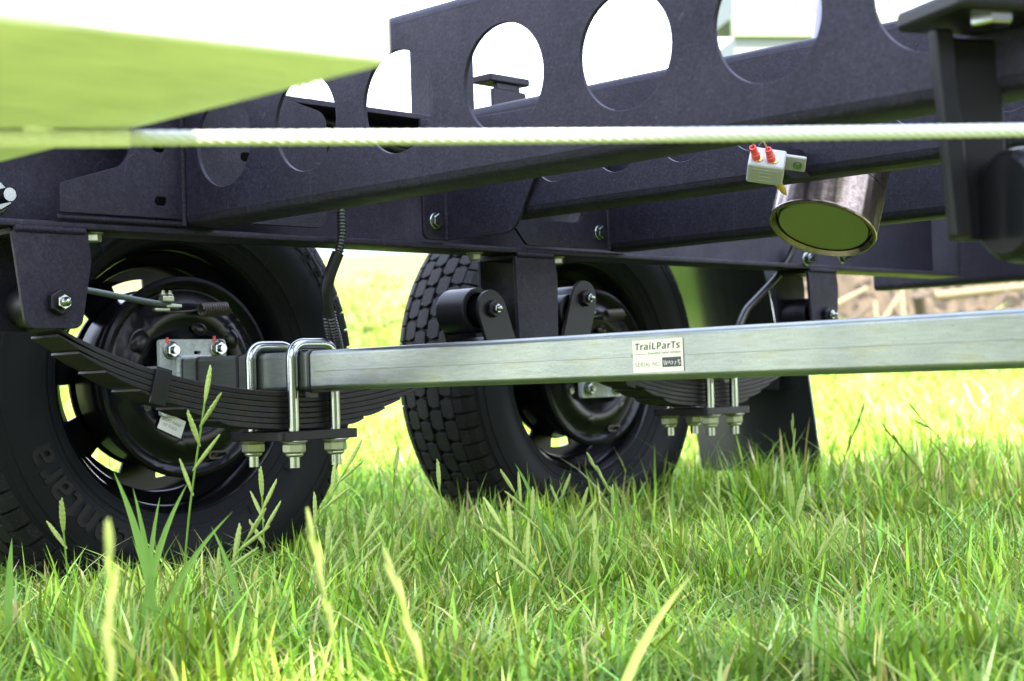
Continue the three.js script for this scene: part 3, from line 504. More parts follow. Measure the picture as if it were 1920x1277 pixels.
// twisted cables
function twisted(curve, r, strands, pitch, seg, matr, n = 6) {
  const L = curve.getLength(), fr = curve.computeFrenetFrames(seg, false), g = [];
  for (let s = 0; s < strands; s++) {
    const pts = []; for (let i = 0; i <= seg; i++) { const u = i / seg, p = curve.getPointAt(u), a = u * L / pitch * Math.PI * 2 + s / strands * Math.PI * 2; pts.push(p.addScaledVector(fr.normals[i], Math.cos(a) * r * 0.66).addScaledVector(fr.binormals[i], Math.sin(a) * r * 0.66)); }
    g.push(norm(new THREE.TubeGeometry(new THREE.CatmullRomCurve3(pts), seg, r * 0.37, n)));
  }
  return mergeGeometries(g);
}
single('brake_cable', 'dark braided brake cable running from the clamp behind the bolted hanger', 'cable', twisted(new THREE.CatmullRomCurve3([V(-0.52, 0.4495, 0.205), V(-0.3, 0.4455, 0.16), V(-0.18, 0.437, 0.13), V(-0.085, 0.4235, 0.124), V(-0.03, 0.4165, 0.122)]), 0.0042, 6, 0.03, 260, M.brakeRope), M.brakeRope);
// corrugated conduits
function corrugated(pts, r, matr) { const c = new THREE.CatmullRomCurve3(pts, false, 'catmullrom', 0.4), L = c.getLength(), n = Math.round(L / 0.0042) * 4, g = new THREE.TubeGeometry(c, n, r, 12), p = g.attributes.position; const q = V();
  for (let i = 0; i <= n; i++) { const ctr = c.getPointAt(i / n), k = [1, 1.0, 0.8, 0.8][i % 4]; for (let j = 0; j <= 12; j++) { const id = i * 13 + j; q.fromBufferAttribute(p, id).sub(ctr).multiplyScalar(k).add(ctr); p.setXYZ(id, q.x, q.y, q.z); } } g.computeVertexNormals(); return g; }
{
  const h = thing('wiring_conduit', 'black corrugated wiring conduit dropping from the rail to the stickered axle', 'conduit', [0.13, 0.345, 0.27]);
  const Q = L => L.map(p => atZ(...p));
  part(h, 'upper_conduit', corrugated([V(-0.04, 0.63, 0.36), V(-0.01, 0.60, 0.368), ...Q([[636, 345, 0.378], [640, 395, 0.386], [641, 440, 0.388], [637, 466, 0.385], [632, 480, 0.382]])], 0.0062), M.plastic);
  part(h, 'heat_shrink', tube(Q([[634, 474, 0.383], [630, 484, 0.381], [618, 516, 0.376], [612, 545, 0.371], [614, 572, 0.368], [617, 592, 0.366]]), 0.0078, 30, 14), M.satin);
  part(h, 'lower_conduit', corrugated(Q([[620, 580, 0.368], [623, 600, 0.366], [631, 630, 0.360], [637, 660, 0.350], [641, 700, 0.335], [620, 735, 0.30], [560, 740, 0.25]]), 0.0064), M.plastic);
  part(h, 'lower_conduit', corrugated(Q([[612, 585, 0.362], [614, 605, 0.359], [619, 632, 0.352], [624, 660, 0.342], [628, 700, 0.327], [605, 735, 0.29], [545, 740, 0.24]]), 0.0060), M.plastic);
}
single('wiring_conduit', 'black corrugated conduits lying inside the open channel rail', 'conduit', [corrugated([V(0.0, 0.655, 0.33), V(0.06, 0.64, 0.335), V(0.13, 0.618, 0.34), V(0.3, 0.59, 0.335), V(0.7, 0.58, 0.33)], 0.0062), corrugated([V(0.02, 0.66, 0.325), V(0.1, 0.648, 0.328), V(0.2, 0.625, 0.33), V(0.5, 0.6, 0.325)], 0.0062)], M.plastic);
single('electric_cable', 'smooth black cable hanging from the rail before the green lit flap', 'cable', [tube([V(1.165, 0.53, 0.325), V(1.16, 0.515, 0.32), V(1.135, 0.475, 0.305), V(1.085, 0.44, 0.30), V(1.045, 0.415, 0.30), V(1.02, 0.385, 0.30), V(1.0, 0.34, 0.29), V(0.93, 0.31, 0.27)], 0.0065, 60, 10)], M.plastic);
// ------------------------------------------------------------------ mud flap
{
  const sh = poly([[-0.10, 0.56, 0.004], [-0.03, 0.105, 0.012], [0.26, 0.105, 0.012], [0.235, 0.30], [0.19, 0.56, 0.004]]);
  const mf = thing('mud_flap', 'glossy black mud flap hanging behind the chunky tyre', 'mud flap', [1.33, 0.1, 0.08]);
  part(mf, 'flap', sheetX(sh, 1.33, 0.005, 0.001), M.flap);
  { const gd = thing('mudguard', 'smooth galvanised mudguard curving behind the chunky tyre', 'mudguard', [1.29, 0.28, 0.06]), q = []; for (let i = 0; i <= 24; i++) { const a = -0.12 + i / 24 * 0.75; q.push([0.86 + 0.437 * Math.cos(a), HUB + 0.437 * Math.sin(a)]); } const o = q.map(p => [0.86 + (p[0] - 0.86) * 1.005, HUB + (p[1] - HUB) * 1.005]).reverse(); part(gd, 'guard_sheet', boxUV(crease(new THREE.ExtrudeGeometry(poly(q.concat(o)), { depth: 0.30, bevelEnabled: false }).translate(0, 0, -0.11), 0.4)), M.guard); }
  part(mf, 'flap_bracket', box(1.336, 1.346, 0.54, 0.565, -0.1, 0.2995), M.coat);
}
// ------------------------------------------------------------------ canister and circuit breaker
{
  const c0 = at(1542, 431, 1.86), ax = V(0, 0, 0).addScaledVector(cRight, 0.27).addScaledVector(cUp, 0.86).addScaledVector(cBack, -0.36).normalize();
  const g = thing('steel_canister', 'shiny stainless steel canister hung open side down under a crossmember', 'canister', [c0.x, c0.y, c0.z]);
  const r = 0.064;
  part(g, 'canister_body', crease(lathe([[r - 0.0065, 0.004], [r - 0.003, -0.001], [r, 0.0], [r + 0.0006, 0.002], [r, 0.004], [r, 0.056], [r - 0.001, 0.0575], [r - 0.004, 0.058], [r - 0.004, 0.002]], c0, ax, 72), 0.5), M.steel);
  part(g, 'canister_lid', crease(lathe([[0, 0.102], [r - 0.004, 0.102], [r - 0.001, 0.0995], [r - 0.001, 0.0585], [r - 0.003, 0.058]], c0, ax, 72), 0.5), M.steel);
  part(g, 'bottom_panel', crease(lathe([[0, 0.0035], [r - 0.011, 0.0035], [r - 0.0095, 0.0045], [r - 0.0085, 0.009], [r - 0.0042, 0.009]], c0, ax, 72), 0.3), std({ color: new THREE.Color().setRGB(0.30, 0.28, 0.24), metalness: 1, roughness: 0.22 }));
  const top = c0.clone().addScaledVector(ax, 0.103);
  part(g, 'hanging_strap', [cyl(top, V(top.x, 0.56, top.z), 0.004), box(0.2525, top.x + 0.01, 0.556, 0.562, top.z - 0.012, top.z + 0.012)], M.coat);
}
{
  const c = at(1437, 312, 1.70), bk = thing('circuit_breaker', 'grey circuit breaker with two red crimp terminals on a black tab', 'circuit breaker', [c.x, c.y, c.z]);
  const rX = cRight.clone(), rY = cUp.clone(), rZ = cBack.clone();
  const q = new THREE.Matrix4().makeBasis(rX, rY, rZ), tilt = new THREE.Matrix4().makeRotationZ(-0.26).premultiply(new THREE.Matrix4().makeRotationX(0.9)).premultiply(new THREE.Matrix4().makeRotationY(-0.38));
  const BS = 1.1, put = g => g.scale(BS, BS, BS).applyMatrix4(tilt).applyMatrix4(q).translate(c.x, c.y, c.z);
  const P = p => p.clone().multiplyScalar(BS).applyMatrix4(tilt).applyMatrix4(q).add(c);
  const B = new RoundedBoxGeometry(0.036, 0.027, 0.026, 4, 0.003);
  part(bk, 'housing', put(B), M.grey);
  part(bk, 'mounting_ear', put(mergeGeometries([new RoundedBoxGeometry(0.024, 0.02, 0.004, 2, 0.0018).translate(0.026, 0.002, -0.008)].map(norm))), M.grey);
  part(bk, 'screw', put(new THREE.CylinderGeometry(0.0042, 0.0046, 0.003, 16).rotateX(Math.PI / 2).translate(0.030, 0.002, -0.005)), M.zinc);
  { const pl = new THREE.Shape(); pl.moveTo(-0.011, -0.008); pl.lineTo(0.011, -0.008); pl.lineTo(0.013, 0.008); pl.lineTo(-0.013, 0.008); pl.closePath(); const ph = new THREE.Path(); ph.moveTo(-0.010, -0.007); ph.lineTo(-0.012, 0.007); ph.lineTo(0.012, 0.007); ph.lineTo(0.010, -0.007); ph.closePath(); pl.holes.push(ph);
    const bars = [new THREE.ExtrudeGeometry(pl, { depth: 0.0008, bevelEnabled: false })]; for (const y of [0.003, -0.002]) bars.push(new THREE.BoxGeometry(0.012, 0.0012, 0.0008).translate(0, y, 0.0004)); part(bk, 'moulded_marking', put(mergeGeometries(bars.map(norm)).translate(0, 0, 0.0127)), M.grey); }
  for (const x of [-0.010, 0.005]) {
    const a = P(V(x, 0.013, 0.004)), e = P(V(x - 0.006, 0.031, 0.005)), dir = e.clone().sub(a).normalize();
    part(bk, 'brass_terminal', cyl(P(V(x + 0.001, 0.0128, 0.004)), P(V(x + 0.001, 0.015, 0.004)), 0.0055, 0.005, 18), M.brass);
    part(bk, 'crimp_terminal', crease(lathe([[0, 0], [0.0046, 0], [0.0048, 0.008], [0.0038, 0.009], [0.0038, 0.0115], [0.0042, 0.012], [0.0038, 0.0125], [0.0038, 0.019], [0.0026, 0.0192], [0.0024, 0.016], [0, 0.016]], a, dir, 18), 0.6), M.red);
  }
  part(bk, 'copper_wire', tube([P(V(-0.016, 0.03, 0.005)), P(V(-0.014, 0.038, 0.005)), P(V(-0.006, 0.039, 0.005)), P(V(-0.001, 0.030, 0.005))], 0.0009, 20, 6), M.copper);
  part(bk, 'probe', [cyl(P(V(0.004, -0.010, -0.004)), P(V(0.020, -0.036, -0.004)), 0.0052, 0.0034, 16), cyl(P(V(0.020, -0.036, -0.004)), P(V(0.0235, -0.042, -0.004)), 0.0034, 0.0006, 12)], M.amber);
  // black tab fixed under the crossmember
  const t0 = at(1455, 292, 1.722), sh = new THREE.Shape(); [[-0.026, 0.012], [-0.006, 0.02], [0.016, 0.017], [0.024, 0.004], [0.034, 0.004], [0.046, -0.016], [0.075, -0.018], [0.075, -0.008], [0.04, 0.006], [0.03, 0.03], [-0.03, 0.03]].forEach((p, i) => i ? sh.lineTo(...p) : sh.moveTo(...p)); sh.closePath();
  part(bk, 'mounting_tab', boxUV(new THREE.ExtrudeGeometry(poly([[-0.03, 0.006, 0.006], [-0.012, 0.024, 0.01], [0.014, 0.022, 0.01], [0.022, 0.008, 0.006], [0.036, 0.010, 0.008], [0.056, -0.012, 0.008], [0.09, -0.008, 0.003], [0.09, -0.016, 0.003], [0.02, -0.024, 0.006]]), { depth: 0.003, bevelEnabled: true, bevelSize: 0.0006, bevelThickness: 0.0006, bevelSegments: 1 }).applyMatrix4(new THREE.Matrix4().makeRotationY(0.6)).applyMatrix4(q).translate(t0.x, t0.y, t0.z)), M.coat);
}
let box1;
// ------------------------------------------------------------------ foreground: pale member, wire rope, roller bracket
{
  const b = box1 = thing('cross_beam', 'white painted box beam end above the wire rope, lit green from below', 'beam', [-1.0, 0.457, 1.2]);
  const K = 1.315, sc = q => q.map(p => [cPos.x + (p[0] - cPos.x) * K, cPos.z + (p[1] - cPos.z) * K]);
  const plan = (q, y, h, bv) => boxUV(new THREE.ExtrudeGeometry(poly(q.map(p => [p[0], -p[1]]), 0.012), { depth: h - 2 * bv, bevelEnabled: true, bevelSize: bv, bevelOffset: -bv, bevelThickness: bv, bevelSegments: 3 }).rotateX(-Math.PI / 2).translate(0, y + bv, 0));
  part(b, 'beam_body', plan(sc([[-0.846, 1.496], [-1.5, 1.381], [-1.5, 0.85], [-0.846, 0.85]]), 0.457, 0.075, 0.0045), M.whitePaint);
}
{
  const a0 = at(-140, 263, 0.905), e = at(2010, 243, 1.03), a = a0.clone().lerp(e, 0.155);
  const m = a.clone().lerp(e, 0.5); m.y -= 0.0012;
  part(box1, 'rope_socket', cyl(a0.clone().add(V(0, 0.0006, 0)), a.clone().addScaledVector(e.clone().sub(a).normalize(), 0.004), 0.0052, 0.0052, 20), M.whitePaint);
  part(box1, 'socket_lug', box(a.x - 0.05, a.x - 0.03, a.y + 0.003, 0.4585, a.z - 0.03, a.z - 0.022, 0.002), M.whitePaint);
  single('wire_rope', 'pale twisted steel wire rope stretched across in front of the chassis', 'wire rope', twisted(new THREE.CatmullRomCurve3([a, m, e]), 0.0046, 6, 0.042, 420, M.rope, 8), M.rope);
}
{
  const d = 1.10, c = at(1835, 300, d), br = thing('roller_bracket', 'black steel bracket with a dark rubber roller and a bright nut above it', 'bracket', [c.x, c.y, c.z]);
  const q = new THREE.Matrix4().makeBasis(V(0.89, 0, 0.456).normalize(), V(0, 1, 0), V(-0.456, 0, 0.89).normalize()), put = g => boxUV(norm(g).applyMatrix4(q).translate(c.x, c.y, c.z));
  const rb = (x0, x1, y0, y1, z0, z1, r = 0.003) => new RoundedBoxGeometry(x1 - x0, y1 - y0, z1 - z0, 3, r).translate((x0 + x1) / 2, (y0 + y1) / 2, (z0 + z1) / 2);
  const sk = g => { const m = new THREE.Matrix4().makeShear(0, 0, -0.07, 0, 0, 0); return g.applyMatrix4(m); };
  part(br, 'side_plate', put(sk(rb(-0.030, -0.0135, -0.056, 0.092, -0.004, 0.006, 0.003))), M.satin);
  part(br, 'back_plate', put(rb(-0.016, 0.033, -0.056, 0.09, -0.02, -0.012)), M.satin);
  part(br, 'top_plate', put(rb(-0.045, 0.075, 0.095, 0.11, -0.03, 0.05, 0.005)), M.satin);
  part(br, 'boss', put(new THREE.CylinderGeometry(0.03, 0.022, 0.02, 32).translate(0.002, 0.104, 0.02)), M.black);
  const w = V(-0.007, 0.095, 0.03).applyMatrix4(q).add(c); part(br, 'nut', [hexPrism(w.clone().add(V(0, 0.004, 0)), V(0, -1, 0), 0.0155, 0.011), lathe([[0.004, 0], [0.018, 0], [0.018, 0.002], [0.004, 0.002]], w.clone().add(V(0, 0.006, 0)), V(0, -1, 0), 24)], M.zinc);
  part(br, 'roller', put(crease(new THREE.LatheGeometry([[0, -0.045], [0.034, -0.045], [0.039, -0.041], [0.041, -0.03], [0.041, 0.03], [0.039, 0.041], [0.034, 0.045], [0, 0.045]].map(p => new THREE.Vector2(...p)), 48), 0.5).rotateZ(Math.PI / 2).translate(0.052, -0.034, 0.016)), M.black);
}
{
  const b = V(1.80, 0.692, 0.0), t = at(1541, 60, 3.4); b.z = t.z - 0.02; const top = at(1580, -260, 3.42), foot = t.clone().lerp(top, -0.6); foot.y = Math.max(foot.y, 0.7);
  single('guide_pole', 'pale round guide pole standing up behind the chassis holes', 'pole', [cyl(foot, top, 0.019, 0.019, 24), box(foot.x - 0.03, foot.x + 0.03, foot.y - 0.012, foot.y, foot.z - 0.03, foot.z + 0.03)], std({ color: new THREE.Color().setRGB(0.2, 0.2, 0.28), roughness: 0.35 }));
}
// ------------------------------------------------------------------ background
{
  // pale shed with ribbed wall sheets
  const p = onGround(1560, 32), sh = thing('shed', 'pale green shed with white ribbed wall behind the chassis', 'shed', [p.x, hill(p.x, p.z) - 0.05, p.z]);
  const yaw = Math.atan2(-cBack.x, -cBack.z) + 0.16, q = new THREE.Matrix4().makeRotationY(yaw + Math.PI), y0 = hill(p.x, p.z) - 0.05, put = g => boxUV(norm(g).applyMatrix4(q).translate(p.x, y0, p.z));
  const wall = std({ color: new THREE.Color().setRGB(0.2, 0.22, 0.22), roughness: 0.7 }), rib = std({ color: new THREE.Color().setRGB(0.5, 0.52, 0.5), roughness: 0.6 }), trim = std({ color: new THREE.Color().setRGB(0.22, 0.29, 0.16), roughness: 0.6 });
  const F = 6.2, Wd = 3.7, bx = (w, h, d, x, y, z) => put(new THREE.BoxGeometry(w, h, d).translate(x, y, z));
  part(sh, 'lower_wall', bx(Wd, F - 0.25, 2, 0, (F - 0.25) / 2, -1), wall);
  part(sh, 'fascia', bx(Wd + 0.15, 0.44, 0.16, 0, F - 0.03, 0.09), trim);
  part(sh, 'upper_wall', bx(Wd, 2.2, 2, 0, F + 1.3, -1.03), wall);
  for (let i = 0; i < 9; i++) part(sh, 'wall_rib', bx(0.17, 2.19, 0.14, -1.62 + i * 0.405, F + 1.3, 0.042), rib);
  part(sh, 'roof', bx(Wd + 0.6, 0.18, 2.8, 0, F + 2.5, -1), trim);
}
// far hills
for (const [px, d, w, h, c] of [[500, 190, 150, 17.5, [0.10, 0.14, 0.16]], [900, 210, 170, 19, [0.10, 0.14, 0.17]], [1500, 200, 160, 16, [0.09, 0.13, 0.13]]]) {
  const g = new THREE.SphereGeometry(1, 48, 24, 0, Math.PI * 2, 0, Math.PI / 2), p = onGround(px, d), a = g.attributes.position; for (let i = 0; i < a.count; i++) { const k = 1 + 0.16 * noise.noise(a.getX(i) * 4 + px, a.getZ(i) * 4, 1); a.setY(i, a.getY(i) * k); }
  g.scale(w * 0.5, h, w * 0.5); g.computeVertexNormals(); const m = new THREE.Mesh(g, std({ color: new THREE.Color().setRGB(...c), roughness: 1 })); m.position.set(p.x, 0, p.z); m.name = numbered('hill'); m.userData.kind = 'structure'; m.castShadow = m.receiveShadow = true; scene.add(m);
}
// dark timber barn on the near side of the lawn, behind the camera: what the black paint and rubber mirror
{
  const bn = thing('barn', 'dark timber barn with an iron roof across the lawn from the trailer', 'barn', [-3.8, 0, 11]), timber = std({ map: tex(256, 256, (u, v) => { const q = 0.6 * n128(u, v * 0.1) + 0.4 * n32(u, v); return [58 + 34 * q, 48 + 28 * q, 38 + 22 * q]; }, true, 0.6), roughness: 0.85 }), iron = std({ color: new THREE.Color().setRGB(0.12, 0.16, 0.14), roughness: 0.5 });
  part(bn, 'wall', box(-9.5, 1.9, -0.02, 2.3, 8.6, 8.75, 0.01), timber); part(bn, 'wall', box(-9.5, 1.9, -0.02, 2.3, 14.2, 14.35, 0.01), timber);
  part(bn, 'wall', box(-9.5, -9.35, -0.02, 2.3, 8.76, 14.19, 0.01), timber); part(bn, 'wall', box(1.75, 1.9, -0.02, 2.3, 8.76, 14.19, 0.01), timber);
  part(bn, 'door', box(-5.5, -2.5, 0.0, 2.0, 8.54, 8.598, 0.008), timber);
  part(bn, 'roof', runZ([[0, 0], [0, 0]].length ? [[-9.9, 2.31], [2.3, 2.31], [2.3, 2.42], [-9.9, 2.42]] : [], 8.2, 14.8), iron);
}
// leafy shrubs and trees: trunk, limbs and many leaf faces
const leafMat = (r, g, b) => new THREE.MeshPhysicalMaterial({ side: THREE.DoubleSide, color: new THREE.Color().setRGB(r, g, b), roughness: 0.8, transmission: 0.3, thickness: 0 });
const barkMat = std({ color: new THREE.Color().setRGB(0.16, 0.12, 0.09), roughness: 0.9 });
function foliage(cx, cy, cz, rx, ry, n, ls) {
  const v = [], lobes = []; for (let i = 0; i < 9; i++) { const a = rr(0, 6.28), e = rr(-0.6, 1); lobes.push([cx + Math.cos(a) * rx * rr(0.2, 0.7), cy + e * ry * 0.6, cz + Math.sin(a) * rx * rr(0.2, 0.7), rx * rr(0.28, 0.5)]); }
  for (let i = 0; i < n; i++) {
    const L = lobes[Math.floor(rnd() * lobes.length)], d = V(rr(-1, 1), rr(-1, 1), rr(-1, 1)).normalize().multiplyScalar(L[3] * Math.pow(rnd(), 0.35)), p = V(L[0] + d.x, L[1] + d.y * ry / rx, L[2] + d.z);
    const a = V(rr(-1, 1), rr(-1, 1), rr(-1, 1)).normalize(), b = V(rr(-1, 1), rr(-1, 1), rr(-1, 1)).cross(a).normalize(), s = ls * rr(0.6, 1.3);
    const A = p.clone().addScaledVector(a, s), B = p.clone().addScaledVector(b, s * 0.45), C = p.clone().addScaledVector(a, -s), D = p.clone().addScaledVector(b, -s * 0.45);
    v.push(...A.toArray(), ...B.toArray(), ...C.toArray(), ...A.toArray(), ...C.toArray(), ...D.toArray());
  }
  const g = new THREE.BufferGeometry(); g.setAttribute('position', new THREE.Float32BufferAttribute(v, 3)); g.computeVertexNormals(); return g;
}
function tree(name, label, cat, px, d, h, rx, n, ls, col, group, low = 0.3) {
  const p = onGround(px, d), y = hill(p.x, p.z) - 0.05, t = thing(name, label, cat, [p.x, y, p.z], group), limbs = [];
  const top = V(p.x + rr(-0.1, 0.1) * h, y + h * 0.75, p.z); limbs.push(cyl(V(p.x, y, p.z), top, h * 0.022 + 0.015, h * 0.008, 8));
  for (let i = 0; i < 6; i++) { const s = V(p.x, y, p.z).lerp(top, rr(0.25, 0.8)), a = rr(0, 6.28); limbs.push(cyl(s, V(s.x + Math.cos(a) * rx * 0.6, s.y + h * 0.2, s.z + Math.sin(a) * rx * 0.6), h * 0.009, h * 0.003, 6)); }
  part(t, 'trunk', limbs, barkMat); part(t, 'crown', foliage(p.x, y + h * (0.5 + low * 0.5), p.z, rx, h * (0.5 - low * 0.5), n, ls), leafMat(...col));
}
tree('tree', 'pale leafy tree behind the trailer, seen through the chassis holes', 'tree', 500, 40, 9.6, 4.2, 600, 0.13, [0.2, 0.23, 0.07], 'trees on the hillside', 0.25);
tree('tree', 'rounded tree further along the hillside behind the trailer', 'tree', 420, 46, 10, 3.2, 700, 0.14, [0.19, 0.22, 0.08], 'trees on the hillside', 0.25);
[[560, 30, 1.3, 1.3], [650, 38, 1.4, 1.6], [712, 33, 0.8, 1.1], [775, 36, 1.0, 1.6], [690, 27, 0.5, 1.0], [840, 30, 0.8, 1.2]].forEach(([px, d, h, rx], i) => tree('shrub', ['broad yellow green shrub below the tree', 'tall loose shrub standing on the slope', 'small rounded shrub in the open meadow', 'wide shrub at the upper meadow edge', 'low tufted shrub closest to the wheels gap', 'squat shrub behind the chunky tyre'][i], 'shrub', px, d, h, rx, 1500, 0.07, i % 2 ? [0.34, 0.36, 0.10] : [0.26, 0.32, 0.07], 'shrubs on the meadow slope', 0));
// cleared bank with roots and logs
{
  const earth = std({ map: tex(512, 512, (u, v) => { const d = 0.35 * n8(u, v) + 0.35 * n32(u, v) + 0.3 * n128(u, v), k = n32(u + 0.3, v) > 0.66 ? 0.55 : 1; return [(50 + 56 * d) * k, (43 + 50 * d) * k, (34 + 42 * d) * k]; }, true, 0.3), roughness: 1 });
  const a = onGround(1240, 23), b = onGround(2300, 19), g = new THREE.PlaneGeometry(1, 1, 160, 40), p = g.attributes.position, f = V(-cBack.x, 0, -cBack.z).normalize();
  for (let i = 0; i < p.count; i++) { const u = p.getX(i) + 0.5, w = p.getY(i) + 0.5, s = Math.sin(Math.PI * Math.min(1, w * 1.05)), q = a.clone().lerp(b, u).addScaledVector(f, w * 3.4), hgt = s * (1.36 + 0.18 * noise.noise(u * 9, w * 2, 5)) * Math.min(1, u * 9) + 0.2 * s * noise.noise(u * 26, w * 7, 1) + 0.1 * s * noise.noise(u * 70, w * 18, 4); p.setXYZ(i, q.x, hill(q.x, q.z) + hgt - 0.03, q.z); }
  const uv = g.attributes.uv; for (let i = 0; i < uv.count; i++) uv.setXY(i, uv.getX(i) * 9, uv.getY(i) * 4);
  g.computeVertexNormals(); single('soil_bank', 'cleared bank of brown soil behind the trailer', 'bank', g, earth);
  const wood = std({ map: tex(256, 256, (u, v) => { const d = 0.7 * n128(u * 0.2, v) + 0.3 * n32(u, v); return [92 + 34 * d, 82 + 32 * d, 62 + 30 * d]; }, true, 2), roughness: 0.85 }), dead = std({ color: new THREE.Color().setRGB(0.06, 0.046, 0.033), roughness: 0.95 });
  const log = (px, py, px2, py2, d, r, mt, label) => single('log', label, 'log', crease(cyl(at(px, py, d), at(px2, py2, d + 0.5), r * 0.8, r * 0.45, 10), 0.9), mt, 'logs on the soil bank');
  log(1608, 680, 1692, 545, 18.9, 0.075, wood, 'pale bare log leaning on the soil bank'); log(1652, 690, 1640, 566, 18.8, 0.07, wood, 'pale bare log upright against the leaning one'); log(1702, 690, 1690, 546, 18.6, 0.07, wood, 'thin pale bare log standing beside the dark hollow');
  log(1540, 650, 1640, 568, 19.6, 0.07, dead, 'brown log at the end of the soil bank'); log(1750, 556, 1990, 530, 18.4, 0.08, wood, 'long pale log lying along the bank top'); log(1770, 606, 2000, 570, 17.9, 0.07, dead, 'long brown log lying below the pale one'); log(1722, 552, 1742, 690, 18.1, 0.10, dead, 'dark stump in the hollow of the bank');
  log(1585, 650, 1556, 535, 19.8, 0.045, dead, 'thin brown branch sticking up at the bank end'); log(1790, 680, 1890, 545, 17.8, 0.045, dead, 'thin brown branch crossing the long logs');
  log(1860, 660, 1940, 590, 17.7, 0.05, wood, 'short pale branch at the foot of the long logs'); log(1560, 575, 1625, 540, 20, 0.06, wood, 'pale branch lying at the top of the bank end'); log(1830, 548, 1760, 520, 18.6, 0.05, dead, 'dark branch tucked behind the long pale log');
}
// ------------------------------------------------------------------ grass
function blade(v, col, bx, bz, h, w, az, bend, tilt) {
  const dx = Math.cos(az), dz = Math.sin(az), sx = -dz, sz = dx, S = 5, pts = [];
  for (let i = 0; i <= S; i++) { const t = i / S, k = bend * t * t, y = h * (t - 0.35 * k * t), o = h * (tilt * t + k * 0.75), wd = w * 0.5 * (t < 0.55 ? 0.8 + 0.36 * t : Math.pow((1 - t) / 0.45, 0.8)); pts.push([bx + dx * o, y, bz + dz * o, wd]); }
  for (let i = 0; i < S; i++) {
    const [x0, y0, z0, w0] = pts[i], [x1, y1, z1, w1] = pts[i + 1], fold = 0.3;
    const L0 = [x0 - sx * w0 + dx * w0 * fold, y0, z0 - sz * w0 + dz * w0 * fold], R0 = [x0 + sx * w0 + dx * w0 * fold, y0, z0 + sz * w0 + dz * w0 * fold], L1 = [x1 - sx * w1 + dx * w1 * fold, y1, z1 - sz * w1 + dz * w1 * fold], R1 = [x1 + sx * w1 + dx * w1 * fold, y1, z1 + sz * w1 + dz * w1 * fold];
    v.push(...L0, ...R0, ...R1, ...L0, ...R1, ...L1);
    if (col) for (let k = 0; k < 6; k++) col.list.push(...col.c);
  }
}
const tuftGeos = [];
for (let k = 0; k < 10; k++) {
  const v = [], n = 19, col = { list: [], c: [1, 1, 1] }; for (let i = 0; i < n; i++) { const a = rr(0, 6.28), r = 0.03 * Math.sqrt(rnd()), q = rnd() < 0.2 ? rr(1.3, 1.9) : rr(0.6, 1.2), yl = rnd() < 0.1 ? [1.7, 1.2, 2.5] : [rr(0.85, 1.25), 1, rr(0.8, 1.3)]; col.c = yl.map(t => t * q); blade(v, col, Math.cos(a) * r, Math.sin(a) * r, rr(0.045, 0.125) * (rnd() < 0.15 ? 1.35 : 1), rr(0.0024, 0.0058), rr(0, 6.28), rr(0.05, 0.85), rr(-0.1, 0.4)); }
  const g = new THREE.BufferGeometry(); g.setAttribute('position', new THREE.Float32BufferAttribute(v, 3)); g.setAttribute('color', new THREE.Float32BufferAttribute(col.list, 3)); g.computeVertexNormals(); tuftGeos.push(g);
}
const grassMat = new THREE.MeshPhysicalMaterial({ side: THREE.DoubleSide, color: 0xffffff, vertexColors: true, roughness: 0.8, specularIntensity: 0.45, transmission: 0.3, thickness: 0 });
const palette = [[0.17, 0.33, 0.024], [0.22, 0.40, 0.034], [0.28, 0.46, 0.05], [0.15, 0.30, 0.022], [0.34, 0.48, 0.055], [0.20, 0.37, 0.06], [0.26, 0.42, 0.022], [0.46, 0.48, 0.16], [0.22, 0.38, 0.09]];
function field(label, list) {
  const per = tuftGeos.map(() => []); list.forEach((q, i) => per[i % tuftGeos.length].push(q));
  per.forEach((L, k) => {
    if (!L.length) return; const im = new THREE.InstancedMesh(tuftGeos[k], grassMat, L.length), m = new THREE.Matrix4(), c = new THREE.Color();
    L.forEach(([x, z, s, sy], i) => { m.compose(V(x, hill(x, z) - 0.004, z), new THREE.Quaternion().setFromAxisAngle(V(0, 1, 0), rr(0, 6.28)), V(s, sy, s)); im.setMatrixAt(i, m); const b = palette[Math.floor(rnd() * palette.length)], q = rr(0.8, 1.2); c.setRGB(b[0] * q, b[1] * q, b[2] * q); im.setColorAt(i, c); });
    im.name = numbered('grass'); im.castShadow = im.receiveShadow = true; im.userData = { kind: 'stuff', label, category: 'grass' }; scene.add(im);
  });
}
{
  const L = [], f = V(-cBack.x, 0, -cBack.z).normalize(), r = V(cRight.x, 0, cRight.z).normalize();
  const put = (d0, d1, dens, s0, s1, extra, hk) => {
    const area = (d1 - d0) * (0.36 * (d0 + d1) + 2 * extra), n = Math.round(area * dens);
    for (let i = 0; i < n; i++) { const d = rr(d0, d1), w = 0.36 * d + extra, l = rr(-w, w), x = cPos.x + f.x * d + r.x * l, z = cPos.z + f.z * d + r.z * l; const hh = 0.85 + 0.55 * noise.noise(x * 1.7, 4, z * 1.7) + 0.2 * noise.noise(x * 6, 1, z * 6), s = rr(s0, s1);
      if ((Math.hypot(x, z) < 0.12 && false)) continue; L.push([x, z, s, s * hh * hk * rr(0.85, 1.2)]); }
  };
  put(0.55, 1.3, 520, 0.8, 1.1, 0.25, 0.75); put(1.3, 2.6, 1500, 0.8, 1.1, 0.25, 0.95); put(2.6, 4.2, 620, 1.0, 1.35, 0.3, 1.0); put(4.2, 8, 190, 1.5, 2.1, 0.5, 0.75); put(8, 20, 40, 2.6, 4, 1.2, 0.5); put(20, 46, 5, 6, 11, 2, 0.5);
  field('green lawn grass growing under and around the trailer', L);
}
